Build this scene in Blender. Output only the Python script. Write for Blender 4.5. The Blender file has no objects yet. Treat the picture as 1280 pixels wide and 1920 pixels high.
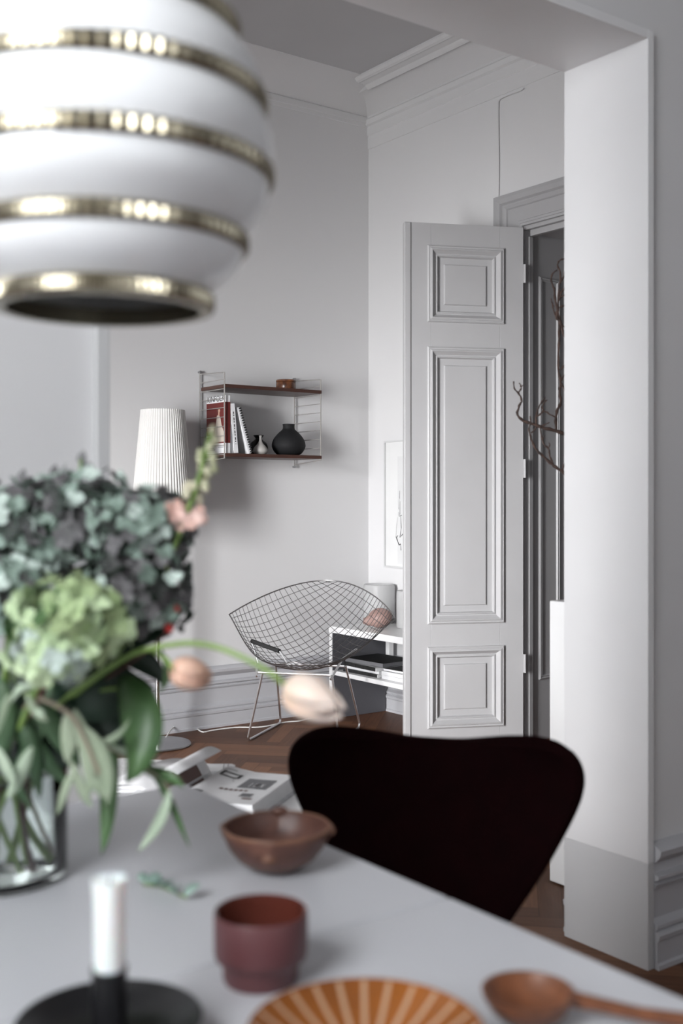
import bpy, math, random
from mathutils import Vector, Matrix, Quaternion
random.seed(7)
S = bpy.context.scene
COL = S.collection
R = math.radians
PI = math.pi

# ------------------------------------------------------------ camera
CAM_H = 1.206
YAW = R(36.25)
F = 2100.0
HX, HY = 640.0, 932.0
cd = bpy.data.cameras.new('camera')
cam = bpy.data.objects.new('camera', cd); COL.objects.link(cam)
cam.location = (0, 0, CAM_H)
cam.rotation_euler = (R(90), 0, -YAW)
cd.sensor_fit = 'VERTICAL'; cd.sensor_height = 36; cd.sensor_width = 24
cd.lens = F / 1920 * 36
cd.shift_y = -28 / 1920
cd.clip_start = 0.05
cd.dof.use_dof = True
cd.dof.focus_distance = 5.5
cd.dof.aperture_fstop = 3.3
S.camera = cam
# ------------------------------------------------------------ world, light, exposure
w = bpy.data.worlds.new('world'); S.world = w; w.use_nodes = True
bg = w.node_tree.nodes['Background']
bg.inputs[0].default_value = (0.80, 0.88, 1.0, 1); bg.inputs[1].default_value = 0.6
S.view_settings.view_transform = 'Standard'; S.view_settings.look = 'None'
S.view_settings.gamma = 1.0; S.view_settings.use_curve_mapping = False
S.view_settings.exposure = 0.08
def area(name, loc, target, sx, sy, power, color=(1, 1, 1), spread=180):
    l = bpy.data.lights.new(name, 'AREA'); l.shape = 'RECTANGLE'; l.size = sx; l.size_y = sy
    l.energy = power; l.color = color; l.spread = R(spread)
    o = bpy.data.objects.new(name, l); COL.objects.link(o); o.location = loc
    o.rotation_euler = (Vector(target) - Vector(loc)).to_track_quat('-Z', 'Y').to_euler()
    return o
area('dining_window_light', (-1.29, 0.30, 2.15), (1.6, 1.2, 0.7), 1.05, 1.4, 84, (0.95, 0.975, 1.0))
area('dining_rear_window_light', (0.65, -1.74, 1.60), (0.7, 0.0, 1.2), 2.3, 1.9, 10, (0.97, 0.98, 1.0))
area('living_window_light', (-1.34, 2.62, 1.20), (3.97, 4.85, .5), .85, 2.0, 19, (0.98, 0.985, 1.0), 46)
area('living_window_light', (-1.33, 2.62, 1.20), (3.97, 4.5, .4), .85, 2.0, 54, (0.98, 0.985, 1.0), 84)
area('living_window_light', (-1.32, 2.62, 1.30), (3.97, 4.4, 1.2), .85, 2.0, 10, (0.98, 0.985, 1.0))

# ------------------------------------------------------------ helpers
CY, SY = math.cos(YAW), math.sin(YAW)
def at(px, py, d):
    x = (px - HX) / F * d; z = CAM_H + (HY - py) / F * d
    return Vector((x * CY + d * SY, -x * SY + d * CY, z))
def atz(px, py, z):
    return at(px, py, (CAM_H - z) * F / (py - HY))
def atX(px, py, X):
    t = (px - HX) / F
    return at(px, py, X / (t * CY + SY))
def atY(px, py, Y):
    t = (px - HX) / F
    return at(px, py, Y / (-t * SY + CY))

class MB:
    def __init__(s): s.v = []; s.f = []; s.mi = []; s.uv = {}
    def add(s, vs, fs, mi=0):
        b = len(s.v); s.v += [Vector(p) for p in vs]
        for f in fs: s.f.append([b + i for i in f]); s.mi.append(mi)
        return s
    def box(s, x0, x1, y0, y1, z0, z1, mi=0):
        v = [(x, y, z) for z in (z0, z1) for y in (y0, y1) for x in (x0, x1)]
        return s.add(v, [(0, 2, 3, 1), (4, 5, 7, 6), (0, 1, 5, 4), (2, 6, 7, 3), (0, 4, 6, 2), (1, 3, 7, 5)], mi)
    def tube(s, pts, r, n=8, closed=False, mi=0, cap=True):
        pts = [Vector(p) for p in pts]
        N = len(pts)
        rs = r if isinstance(r, (list, tuple)) else [r] * N
        rings = []; up = None
        for i, p in enumerate(pts):
            if closed: t = pts[(i + 1) % N] - pts[i - 1]
            else: t = pts[min(i + 1, N - 1)] - pts[max(i - 1, 0)]
            t.normalize()
            if up is None:
                a = Vector((0, 0, 1)) if abs(t.z) < .9 else Vector((1, 0, 0))
                up = (a - t * a.dot(t)).normalized()
            else:
                up = (up - t * up.dot(t)).normalized()
            q = t.cross(up)
            rings.append([p + (up * math.cos(2 * PI * k / n) + q * math.sin(2 * PI * k / n)) * rs[i] for k in range(n)])
        vs = [v for g in rings for v in g]; fs = []
        for i in range(N if closed else N - 1):
            j = (i + 1) % N
            for k in range(n):
                fs.append((i * n + k, i * n + (k + 1) % n, j * n + (k + 1) % n, j * n + k))
        if not closed and cap:
            fs.append(tuple(range(n - 1, -1, -1))); fs.append(tuple((N - 1) * n + k for k in range(n)))
        return s.add(vs, fs, mi)
    def lathe(s, prof, c=(0, 0, 0), n=48, mi=0, rfun=None, closed=False, M=None):
        vs = []; fs = []
        for i, (r, z) in enumerate(prof):
            for k in range(n):
                a = 2 * PI * k / n
                rr = r if rfun is None else rfun(r, z, a, k)
                p = Vector((rr * math.cos(a), rr * math.sin(a), z))
                if M: p = M @ p
                vs.append(p + Vector(c))
        m = len(prof)
        for i in range(m if closed else m - 1):
            j = (i + 1) % m
            for k in range(n):
                fs.append((i * n + k, i * n + (k + 1) % n, j * n + (k + 1) % n, j * n + k))
        if not closed:
            if prof[0][0] < .0005: pass
        return s.add(vs, fs, mi)
    def ell(s, c, r, n=12, m=8, mi=0, M=None):
        prof = [(max(1e-4, math.sin(PI * i / m)), -math.cos(PI * i / m)) for i in range(m + 1)]
        D = Matrix.Diagonal(Vector(r))
        MM = (M @ D) if M else D
        return s.lathe(prof, c, n, mi, M=MM)
    def grid(s, fn, nu, nv, mi=0):
        vs = [fn(i / nu, j / nv) for i in range(nu + 1) for j in range(nv + 1)]
        fs = [(i * (nv + 1) + j, (i + 1) * (nv + 1) + j, (i + 1) * (nv + 1) + j + 1, i * (nv + 1) + j + 1) for i in range(nu) for j in range(nv)]
        return s.add(vs, fs, mi)
    def prism(s, poly, fn, a, b, mi=0):
        """poly: 2D points; fn(u, v, t) -> 3D; extruded from a to b"""
        n = len(poly)
        vs = [fn(u, v, a) for u, v in poly] + [fn(u, v, b) for u, v in poly]
        fs = [(i, (i + 1) % n, n + (i + 1) % n, n + i) for i in range(n)]
        fs += [tuple(range(n - 1, -1, -1)), tuple(range(n, 2 * n))]
        return s.add(vs, fs, mi)
    def xf(s, M):
        s.v = [M @ v for v in s.v]; return s
    def build(s, name, mat, parent=None, smooth=False, local=False, bevel=0, solid=0, sub=0, angle=35):
        me = bpy.data.meshes.new(name)
        v = s.v
        if parent is not None and not local:
            inv = parent.matrix_basis.inverted()
            q = parent.parent
            while q is not None:
                inv = inv @ q.matrix_basis.inverted(); q = q.parent
            v = [inv @ p for p in v]
        me.from_pydata([tuple(p) for p in v], [], s.f)
        mats = mat if isinstance(mat, (list, tuple)) else [mat]
        for m in mats: me.materials.append(m)
        if len(mats) > 1: me.polygons.foreach_set('material_index', s.mi)
        import bmesh
        bm = bmesh.new(); bm.from_mesh(me)
        bmesh.ops.recalc_face_normals(bm, faces=bm.faces); bm.to_mesh(me); bm.free()
        o = bpy.data.objects.new(name, me); COL.objects.link(o)
        if parent is not None: o.parent = parent
        if smooth:
            me.polygons.foreach_set('use_smooth', [True] * len(me.polygons))
            if angle < 180:
                me.set_sharp_from_angle(angle=R(angle))
        if solid:
            m = o.modifiers.new('solid', 'SOLIDIFY'); m.thickness = solid; m.offset = 0
        if bevel:
            m = o.modifiers.new('bevel', 'BEVEL'); m.width = bevel; m.segments = 2; m.limit_method = 'ANGLE'
        if sub:
            m = o.modifiers.new('sub', 'SUBSURF'); m.levels = sub; m.render_levels = sub
        return o

def tag(o, label=None, cat=None, group=None, kind=None):
    if label: o['label'] = label
    if cat: o['category'] = cat
    if group: o['group'] = group
    if kind: o['kind'] = kind
    return o
def thing(name, label, cat, loc=(0, 0, 0), rz=0, group=None):
    o = bpy.data.objects.new(name, None); COL.objects.link(o)
    o.empty_display_size = .05
    o.location = loc; o.rotation_euler = (0, 0, rz)
    o.matrix_basis = Matrix.Translation(loc) @ Matrix.Rotation(rz, 4, 'Z')
    return tag(o, label, cat, group)
def struct(o): o['kind'] = 'structure'; return o

def bez(p, t):
    p = [Vector(q) for q in p]
    while len(p) > 1: p = [p[i].lerp(p[i + 1], t) for i in range(len(p) - 1)]
    return p[0]
def crv(p, n): return [bez(p, i / n) for i in range(n + 1)]
def smoothline(pts, sub=4):
    pts = [Vector(p) for p in pts]; out = []
    for i in range(len(pts) - 1):
        p0 = pts[max(i - 1, 0)]; p1 = pts[i]; p2 = pts[i + 1]; p3 = pts[min(i + 2, len(pts) - 1)]
        for k in range(sub):
            t = k / sub
            out.append(.5 * ((2 * p1) + (p2 - p0) * t + (2 * p0 - 5 * p1 + 4 * p2 - p3) * t * t + (3 * p1 - p0 - 3 * p2 + p3) * t ** 3))
    out.append(pts[-1]); return out

# ------------------------------------------------------------ materials
def mat(name, col, rough=.6, metal=0, col2=None, scale=8, bump=0, bscale=60, stretch=None, **kw):
    m = bpy.data.materials.new(name); m.use_nodes = True
    nt = m.node_tree; b = nt.nodes['Principled BSDF']
    b.inputs['Base Color'].default_value = (*col, 1); b.inputs['Roughness'].default_value = rough
    b.inputs['Metallic'].default_value = metal
    for k, v in kw.items():
        b.inputs[k.replace('_', ' ')].default_value = v
    tc = nt.nodes.new('ShaderNodeTexCoord')
    src = tc.outputs['Object']
    if stretch:
        mp = nt.nodes.new('ShaderNodeMapping'); mp.inputs['Scale'].default_value = stretch
        nt.links.new(src, mp.inputs[0]); src = mp.outputs[0]
    c2 = col2 if col2 else tuple(c * .93 for c in col)
    n = nt.nodes.new('ShaderNodeTexNoise'); n.inputs['Scale'].default_value = scale; n.inputs['Detail'].default_value = 4
    nt.links.new(src, n.inputs['Vector'])
    rp = nt.nodes.new('ShaderNodeValToRGB')
    rp.color_ramp.elements[0].position = .3; rp.color_ramp.elements[1].position = .7
    rp.color_ramp.elements[0].color = (*col, 1); rp.color_ramp.elements[1].color = (*c2, 1)
    nt.links.new(n.outputs[0], rp.inputs[0]); nt.links.new(rp.outputs[0], b.inputs['Base Color'])
    if bump:
        n2 = nt.nodes.new('ShaderNodeTexNoise'); n2.inputs['Scale'].default_value = bscale
        nt.links.new(src, n2.inputs['Vector'])
        bp = nt.nodes.new('ShaderNodeBump'); bp.inputs['Strength'].default_value = bump; bp.inputs['Distance'].default_value = .005
        nt.links.new(n2.outputs[0], bp.inputs['Height']); nt.links.new(bp.outputs[0], b.inputs['Normal'])
    return m
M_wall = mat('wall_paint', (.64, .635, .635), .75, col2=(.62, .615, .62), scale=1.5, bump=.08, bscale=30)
M_jamb = mat('jamb_paint', (.72, .715, .72), .55, scale=2)
M_jamb_low = mat('jamb_grey_paint', (.54, .54, .545), .5, scale=2)
M_trim = mat('grey_trim_paint', (.36, .355, .36), .42, col2=(.34, .335, .34), scale=4, bump=.15, bscale=25)
M_reveal = mat('reveal_paint', (.34, .335, .34), .42, scale=3)
M_base = mat('baseboard_paint', (.47, .47, .49), .38, col2=(.44, .44, .46), scale=3, bump=.1, bscale=20)
M_door = mat('door_paint', (.49, .485, .49), .38, col2=(.47, .465, .47), scale=5, bump=.12, bscale=20)
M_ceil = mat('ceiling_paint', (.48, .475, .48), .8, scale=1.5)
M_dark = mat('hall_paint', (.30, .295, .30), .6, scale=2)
M_frame = mat('frame_white', (.55, .55, .55), .4, scale=3)
M_mount = mat('mount_card', (.67, .67, .665), .7, scale=3)
M_white = mat('white_lacquer', (.80, .80, .80), .3, scale=3)
M_whitem = mat('white_matte', (.82, .82, .81), .6, scale=5)
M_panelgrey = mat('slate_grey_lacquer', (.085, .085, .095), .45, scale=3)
M_table = mat('grey_table_laminate', (.51, .515, .54), .30, col2=(.50, .505, .53), scale=2)
M_chrome = mat('chrome', (.88, .88, .89), .2, 1)
M_rodsteel = mat('satin_steel_rod', (.80, .80, .81), .38, 1)
M_wire = mat('dark_chrome_wire', (.28, .27, .27), .28, 1)
M_steel = mat('brushed_steel', (.45, .45, .46), .3, 1)
M_brass = mat('brass', (.40, .36, .27), .24, 1, col2=(.30, .27, .20), scale=12)
M_lampw = mat('lamp_white_enamel', (.80, .81, .82), .22, scale=2, Coat_Weight=.3)
M_lampin = mat('lamp_inner_enamel', (.60, .61, .61), .5)
M_black = mat('black_iron', (.006, .006, .007), .3)
M_blackm = mat('black_ceramic_matte', (.011, .011, .012), .7, Specular_IOR_Level=.25)
M_rubber = mat('black_rubber', (.015, .015, .015), .6)
M_velvet = mat('burgundy_velvet', (.006, .0006, .001), .9, col2=(.004, .0004, .0007), scale=30, Sheen_Weight=.06, Sheen_Roughness=.35, Sheen_Tint=(.5, .1, .12, 1), Specular_IOR_Level=.05)
M_cup = mat('burgundy_ceramic', (.105, .036, .038), .45, col2=(.09, .030, .033), scale=6)
M_cupin = mat('burgundy_glaze', (.085, .022, .015), .12)
M_bowl = mat('brown_stained_wood', (.125, .052, .034), .42, col2=(.060, .024, .018), scale=9, stretch=(1, 6, 6))
M_bowlcut = mat('pale_cut_wood', (.22, .105, .06), .5, col2=(.12, .052, .03), scale=30)
M_scoop = mat('reddish_wood', (.18, .064, .026), .38, col2=(.095, .032, .014), scale=10, stretch=(8, 1, 8))
M_plate = mat('orange_brown_glaze', (.29, .092, .014), .2, col2=(.13, .040, .008), scale=7)
M_stripe = mat('cream_slip', (.46, .29, .18), .3)
M_candle = mat('white_wax', (.86, .86, .85), .5, Subsurface_Weight=.3)
M_wick = mat('wick', (.05, .045, .04), .9)
M_walnut = mat('walnut_board', (.075, .032, .022), .4, col2=(.045, .018, .013), scale=14, stretch=(.6, 9, 9))
M_rod = mat('grey_enamel_rod', (.30, .285, .27), .35)
M_shade = mat('pleated_shade', (.62, .61, .59), .7, Transmission_Weight=0)
M_red = mat('red_cover', (.12, .014, .012), .5)
M_pagew = mat('page_white', (.76, .76, .77), .55, scale=20)
M_pageg = mat('page_grey', (.50, .50, .52), .6, scale=40, col2=(.35, .35, .36))
M_ink = mat('black_ink', (.02, .02, .02), .6)
M_inkg = mat('grey_ink', (.16, .16, .17), .6)
M_inkl = mat('light_grey_ink', (.45, .45, .45), .6)
M_brownpic = mat('brown_print', (.11, .045, .035), .4)
M_skin = mat('printed_skin', (.50, .30, .22), .5)
M_beige = mat('printed_beige', (.50, .44, .38), .5)
M_jar = mat('burl_wood', (.20, .075, .03), .3, col2=(.04, .015, .01), scale=45)
M_greyvase = mat('pale_grey_ceramic', (.42, .40, .38), .45)
M_terra = mat('dusty_pink_ceramic', (.36, .235, .205), .55, col2=(.27, .17, .15), scale=12)
M_frost = mat('frosted_white_glass', (.86, .86, .86), .5, Transmission_Weight=.6)
M_branch = mat('branch_bark', (.075, .040, .030), .8, col2=(.028, .018, .015), scale=60, bump=.5, bscale=90)
M_cord = mat('white_cord', (.75, .74, .72), .5)
M_velv2 = mat('speckled_print', (.75, .75, .75), .6)
M_petal_a = mat('hydrangea_teal', (.13, .185, .15), .6, col2=(.27, .35, .30), scale=30, Subsurface_Weight=.0)
M_petal_b = mat('hydrangea_mauve', (.075, .070, .074), .65, col2=(.18, .18, .18), scale=30)
M_petal_c = mat('hydrangea_pale', (.50, .60, .54), .6, col2=(.36, .42, .38), scale=25)
M_petal_d = mat('hydrangea_dark', (.022, .040, .028), .7, col2=(.045, .036, .042), scale=25)
M_lime = mat('hydrangea_lime', (.38, .47, .25), .6, col2=(.26, .36, .17), scale=20)
M_lime2 = mat('hydrangea_palelime', (.55, .66, .42), .6, col2=(.42, .55, .32), scale=20)
M_leaf = mat('green_leaf', (.075, .15, .05), .42, col2=(.04, .095, .03), scale=14)
M_leaf2 = mat('deep_green_leaf', (.028, .065, .028), .5, col2=(.05, .10, .04), scale=10)
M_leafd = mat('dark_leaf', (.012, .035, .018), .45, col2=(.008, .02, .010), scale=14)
M_leafo = mat('olive_leaf', (.30, .35, .25), .6, col2=(.20, .26, .17), scale=16)
M_leafp = mat('pale_sage_leaf', (.42, .50, .38), .6, col2=(.33, .42, .3), scale=16)
M_euc = mat('eucalyptus_leaf', (.17, .28, .23), .6, col2=(.30, .40, .35), scale=20)
M_stem = mat('green_stem', (.16, .26, .06), .5, col2=(.22, .33, .09), scale=20)
M_stemr = mat('red_brown_stem', (.10, .035, .03), .6)
M_twig = mat('pale_twig', (.27, .23, .17), .8)
M_tulip = mat('peach_tulip', (.82, .50, .38), .5, col2=(.70, .36, .22), scale=9, stretch=(3, 3, 1), Subsurface_Weight=.15)
M_tulip2 = mat('blush_tulip', (.86, .72, .66), .5, col2=(.88, .60, .42), scale=7, Subsurface_Weight=.15)
M_bud = mat('pale_bud', (.56, .62, .36), .6, col2=(.72, .66, .5), scale=25)
M_blush = mat('blush_blossom', (.82, .62, .56), .6, col2=(.70, .42, .34), scale=25)
M_berry = mat('red_berry', (.50, .03, .025), .3)
def glass(name, col=(1, 1, 1), ior=1.45, rough=0.0):
    m = bpy.data.materials.new(name); m.use_nodes = True
    b = m.node_tree.nodes['Principled BSDF']
    b.inputs['Base Color'].default_value = (*col, 1); b.inputs['Transmission Weight'].default_value = 1
    b.inputs['Roughness'].default_value = rough; b.inputs['IOR'].default_value = ior
    return m
M_glass = glass('clear_glass', (.93, .97, .95))
M_water = glass('water', (.97, .99, .98), 1.33)
M_pane = glass('window_pane', (1, 1, 1), 1.45)

# ------------------------------------------------------------ room dimensions
XR, YB = 3.97, 5.15            # living room right wall / back wall
XL2 = -1.2                     # living room left wall
PY0, PY1 = 1.856, 2.108        # partition front / back
OX0, OX1, OZ = .84, 2.312, 2.373
XL1, YF1, XR1 = -1.15, -1.6, 4.0
CZ = 3.515
# floor : herringbone parquet
def floor():
    W, n = .071, 6
    x0, x1, y0, y1 = -2.3, 6.1, -2.6, 5.6
    v, f, uvs, cols = [], [], [], []
    rot = Matrix.Rotation(R(45), 2)
    rng = random.Random(3)
    N = 100
    for i in range(-N, N):
        for j in range(-N, N):
            k = (i - j) % (2 * n)
            if k == 0: a, b, c, d, hz = i, j, i + n, j + 1, True
            elif k == 2 * n - 1: a, b, c, d, hz = i, j, i + 1, j + n, False
            else: continue
            cx, cy = (a + c) / 2 * W, (b + d) / 2 * W
            p = rot @ Vector((cx, cy))
            if not (x0 < p.x + .0 < x1 and y0 < p.y < y1): continue
            e = .0006
            q = [(a * W + e, b * W + e), (c * W - e, b * W + e), (c * W - e, d * W - e), (a * W + e, d * W - e)]
            base = len(v)
            zz = rng.uniform(-.0002, .0002)
            for s_ in q:
                g = rot @ Vector(s_); v.append((g.x, g.y, zz))
            f.append((base, base + 1, base + 2, base + 3))
            ou, ov = rng.uniform(0, 50), rng.uniform(0, 50)
            L, w_ = n * W, W
            uv = [(0, 0), (L, 0), (L, w_), (0, w_)] if hz else [(0, 0), (0, w_), (L, w_), (L, 0)]
            uvs += [(u + ou, t + ov) for u, t in uv]
            cols += [rng.random()] * 4
    # dark sub-floor showing in the joints
    b = len(v); v += [(x0 - .3, y0 - .3, -.003), (x1 + .3, y0 - .3, -.003), (x1 + .3, y1 + .3, -.003), (x0 - .3, y1 + .3, -.003)]
    f.append((b, b + 1, b + 2, b + 3)); uvs += [(0, 0)] * 4; cols += [-1] * 4
    me = bpy.data.meshes.new('floor'); me.from_pydata(v, [], f)
    ul = me.uv_layers.new(name='plank')
    for i, u in enumerate(uvs): ul.data[i].uv = u
    at_ = me.attributes.new('tone', 'FLOAT', 'CORNER')
    for i, c in enumerate(cols): at_.data[i].value = c
    m = bpy.data.materials.new('oak_parquet'); m.use_nodes = True
    nt = m.node_tree; B = nt.nodes['Principled BSDF']; B.inputs['Roughness'].default_value = .5; B.inputs['Specular IOR Level'].default_value = .28
    a = nt.nodes.new('ShaderNodeAttribute'); a.attribute_name = 'tone'
    uvn = nt.nodes.new('ShaderNodeUVMap'); uvn.uv_map = 'plank'
    mp = nt.nodes.new('ShaderNodeMapping'); mp.inputs['Scale'].default_value = (3, 45, 1)
    nz = nt.nodes.new('ShaderNodeTexNoise'); nz.inputs['Scale'].default_value = 2; nz.inputs['Detail'].default_value = 6
    nt.links.new(uvn.outputs[0], mp.inputs[0]); nt.links.new(mp.outputs[0], nz.inputs[0])
    mx = nt.nodes.new('ShaderNodeMath'); mx.operation = 'MULTIPLY_ADD'; mx.inputs[1].default_value = .55
    nt.links.new(a.outputs['Fac'], mx.inputs[0])
    m2 = nt.nodes.new('ShaderNodeMath'); m2.operation = 'MULTIPLY'; m2.inputs[1].default_value = .55
    nt.links.new(nz.outputs[0], m2.inputs[0]); nt.links.new(m2.outputs[0], mx.inputs[2])
    rp = nt.nodes.new('ShaderNodeValToRGB'); cr = rp.color_ramp
    cr.elements[0].position = 0; cr.elements[0].color = (.006, .003, .002, 1)
    cr.elements[1].position = 1; cr.elements[1].color = (.215, .098, .048, 1)
    e = cr.elements.new(.12); e.color = (.055, .023, .012, 1)
    e = cr.elements.new(.5); e.color = (.125, .053, .026, 1)
    nt.links.new(mx.outputs[0], rp.inputs[0]); nt.links.new(rp.outputs[0], B.inputs['Base Color'])
    me.materials.append(m)
    o = bpy.data.objects.new('floor', me); COL.objects.link(o); struct(o)
floor()

# walls
WT = .3
def wbox(name, x0, x1, y0, y1, z0=0, z1=CZ, m=M_wall):
    return struct(MB().box(x0, x1, y0, y1, z0, z1).build(name, m))
def wall_with_window_x(name, xo, xi, y0, y1, wins, z0w, z1w, top=CZ):
    b = MB(); ys = y0
    for (a, c) in wins:
        b.box(xo, xi, ys, a, 0, top); b.box(xo, xi, a, c, 0, z0w); b.box(xo, xi, a, c, z1w, top); ys = c
    b.box(xo, xi, ys, y1, 0, top)
    return struct(b.build(name, M_wall))
wbox('wall_back', XL2 - WT, XR + WT, YB, YB + WT)
# living right wall with deep door opening  (opening Y 2.70 .. 3.90, top 2.53)
DY0, DY1, DZ = 2.72, 3.902, 2.535
DEEP = .42
b = MB(); b.box(XR, XR + DEEP, DY1, YB, 0, CZ); b.box(XR, XR + DEEP, PY1, DY0, 0, CZ); b.box(XR, XR + DEEP, DY0, DY1, DZ, CZ)
struct(b.build('wall_right', M_wall))
wall_with_window_x('wall_left', XL2 - .35, XL2, PY1, YB, [(2.17, 3.07), (3.4, 4.75)], .12, 2.3)
# partition between the rooms
b = MB(); b.box(XL1 - WT, OX0, PY0, PY1, 0, CZ); b.box(OX1, XR1, PY0, PY1, 0, CZ); b.box(OX0, OX1, PY0, PY1, OZ, CZ)
struct(b.build('wall_partition', M_wall))
# lining of the opening (boards slightly proud), grey-painted low zone
LZ = .272
t_ = .024
b = MB()
b.box(OX1, OX1 + t_, PY0 - .02, PY1 + .012, LZ, OZ + t_); struct(MB().box(OX0 - t_, OX0, PY0 - .02, PY1 + .012, LZ, OZ + t_).build('trim_11', M_frame, bevel=.002))
b.box(OX0, OX1, PY0 - .02, PY1 + .012, OZ, OZ + t_)
b2 = MB(); b2.box(OX1, OX1 + t_, PY0 - .02, PY1 + .012, 0, LZ); b2.box(OX0 - t_, OX0, PY0 - .02, PY1 + .012, 0, LZ)
# the partition is cut back behind the lining
OXa, OXb = OX0 - t_, OX1 + t_
for o in list(COL.objects):
    if o.name == 'wall_partition': bpy.data.objects.remove(o)
pb = MB(); pb.box(XL1 - WT, OXa, PY0, PY1, 0, CZ); pb.box(OXb, XR1 + .1, PY0, PY1, 0, CZ); pb.box(OXa, OXb, PY0, PY1, OZ + t_, CZ)
struct(pb.build('wall_partition', M_wall))
struct(b.build('trim_1', M_jamb, bevel=.002)); struct(b2.build('trim_2', M_jamb_low, bevel=.002))
# dining room
wall_with_window_x('wall_west', XL1 - .35, XL1, YF1, PY0, [(-.30, .90)], .60, 2.95)
b = MB(); yo = YF1 - .35
b.box(XL1, -.55, yo, YF1, 0, CZ); b.box(-.55, 1.85, yo, YF1, 0, .60); b.box(-.55, 1.85, yo, YF1, 2.6, CZ); b.box(1.85, XR1, yo, YF1, 0, CZ)
struct(b.build('wall_front', M_wall))
wbox('wall_east', XR1, XR1 + WT, YF1, PY0)
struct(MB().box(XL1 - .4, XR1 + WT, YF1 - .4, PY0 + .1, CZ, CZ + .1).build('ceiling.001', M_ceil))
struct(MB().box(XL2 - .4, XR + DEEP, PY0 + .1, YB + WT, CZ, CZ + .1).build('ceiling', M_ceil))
# windows : frame, glazing bars and a pane each
def window_x(n, x, y0, y1, z0, z1):
    f = MB(); w_ = .05
    f.box(x - .04, x, y0, y1, z0, z0 + w_); f.box(x - .04, x, y0, y1, z1 - w_, z1)
    f.box(x - .04, x, y0, y0 + w_, z0 + w_, z1 - w_); f.box(x - .04, x, y1 - w_, y1, z0 + w_, z1 - w_)
    ym = (y0 + y1) / 2; f.box(x - .035, x - .005, ym - .02, ym + .02, z0 + w_, z1 - w_)
    o = struct(f.build('window_%d' % n, M_whitem))
    p = MB().box(x - .022, x - .018, y0 + w_, y1 - w_, z0 + w_, z1 - w_).build('pane', M_pane, o)
window_x(1, XL1 - .22, -.30, .90, .60, 2.95)
window_x(2, XL2 - .22, 2.17, 3.07, .12, 2.3)
window_x(3, XL2 - .22, 3.4, 4.75, .12, 2.3)
f = MB(); y = YF1 - .22
f.box(-.55, 1.85, y - .04, y, .60, .65); f.box(-.55, 1.85, y - .04, y, 2.55, 2.60); f.box(-.55, -.50, y - .04, y, .65, 2.55); f.box(1.80, 1.85, y - .04, y, .65, 2.55)
f.box(.63, .67, y - .035, y - .005, .65, 2.55)
o = struct(f.build('window_4', M_whitem)); MB().box(-.50, 1.80, y - .022, y - .018, .65, 2.55).build('pane', M_pane, o)

# cornices
def cove(n=8, dx=.17, z0=3.407, dz=.065):
    return [(dx * (1 - math.cos(PI / 2 * i / n)) , z0 + dz * math.sin(PI / 2 * i / n)) for i in range(n + 1)]
# right wall : stepped bands, cove, ceiling moulding
prof = [(0, 3.222), (.004, 3.222), (.005, 3.296), (.010, 3.300), (.011, 3.350), (.024, 3.358), (.026, 3.385), (.018, 3.395), (.016, 3.407)]
cv = [(.016 + .155 * (i / 8), 3.407 + .07 * math.sin(PI / 2 * i / 8)) for i in range(1, 9)]
prof += cv + [(.171, CZ), (0, CZ)]
struct(MB().prism(prof, lambda u, v, t: (XR - u, t, v), PY1, YB).build('cornice', M_wall, smooth=True, angle=25)).name = 'trim_3'
prof = [(.165, CZ), (.165, 3.468), (.178, 3.463), (.190, 3.470), (.200, 3.484), (.235, 3.490), (.248, 3.486), (.262, 3.492), (.272, 3.505), (.272, CZ)]
struct(MB().prism(prof, lambda u, v, t: (XR - u, t, v), PY1, YB - .23).build('trim_4', M_wall, smooth=True, angle=25))
prof = [(0, 3.345), (.004, 3.348), (.005, 3.366), (.012, 3.370), (.014, 3.400), (.008, 3.407)]
prof += [(.008 + .27 * (i / 10), 3.407 + .105 * math.sin(PI / 2 * i / 10)) for i in range(1, 11)] + [(.28, CZ), (0, CZ)]
struct(MB().prism(prof, lambda u, v, t: (t, YB - u, v), XL2, XR - .0).build('trim_5', M_wall, smooth=True, angle=25))
# peeling paint flakes on the ceiling cove
rng = random.Random(11)
fl = MB()
for k in range(26):
    px = rng.uniform(570, 640) if k < 16 else rng.uniform(504, 560); 
    p = atz(px, 153 + (px - 570) * .22 + rng.uniform(-7, 7) - (12 if k >= 16 else 0), CZ - .004) if False else at(px, 153 + (px - 570) * .22 + rng.uniform(-6, 6), 5.9)
    d = (CZ - .002 - CAM_H) / ((HY - (150 + (px - 570) * .20 + rng.uniform(-7, 7))) / F)
    p = at(px, HY - (CZ - .002 - CAM_H) * F / d, d)
    if p.y > YB - .3: continue
    a = rng.uniform(0, PI); l = rng.uniform(.008, .028); w_ = l * .35
    u = Vector((math.cos(a), math.sin(a), 0)); v = Vector((-u.y, u.x, 0))
    pts = [p + u * l + Vector((0, 0, -.006)), p + v * w_, p - u * l, p - v * w_ + u * l * .2]
    fl.add(pts, [(0, 1, 2, 3)])
if fl.f: fl.build('peeling_paint', mat('exposed_plaster', (.16, .155, .15), .9), bpy.data.objects['ceiling'])

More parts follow.
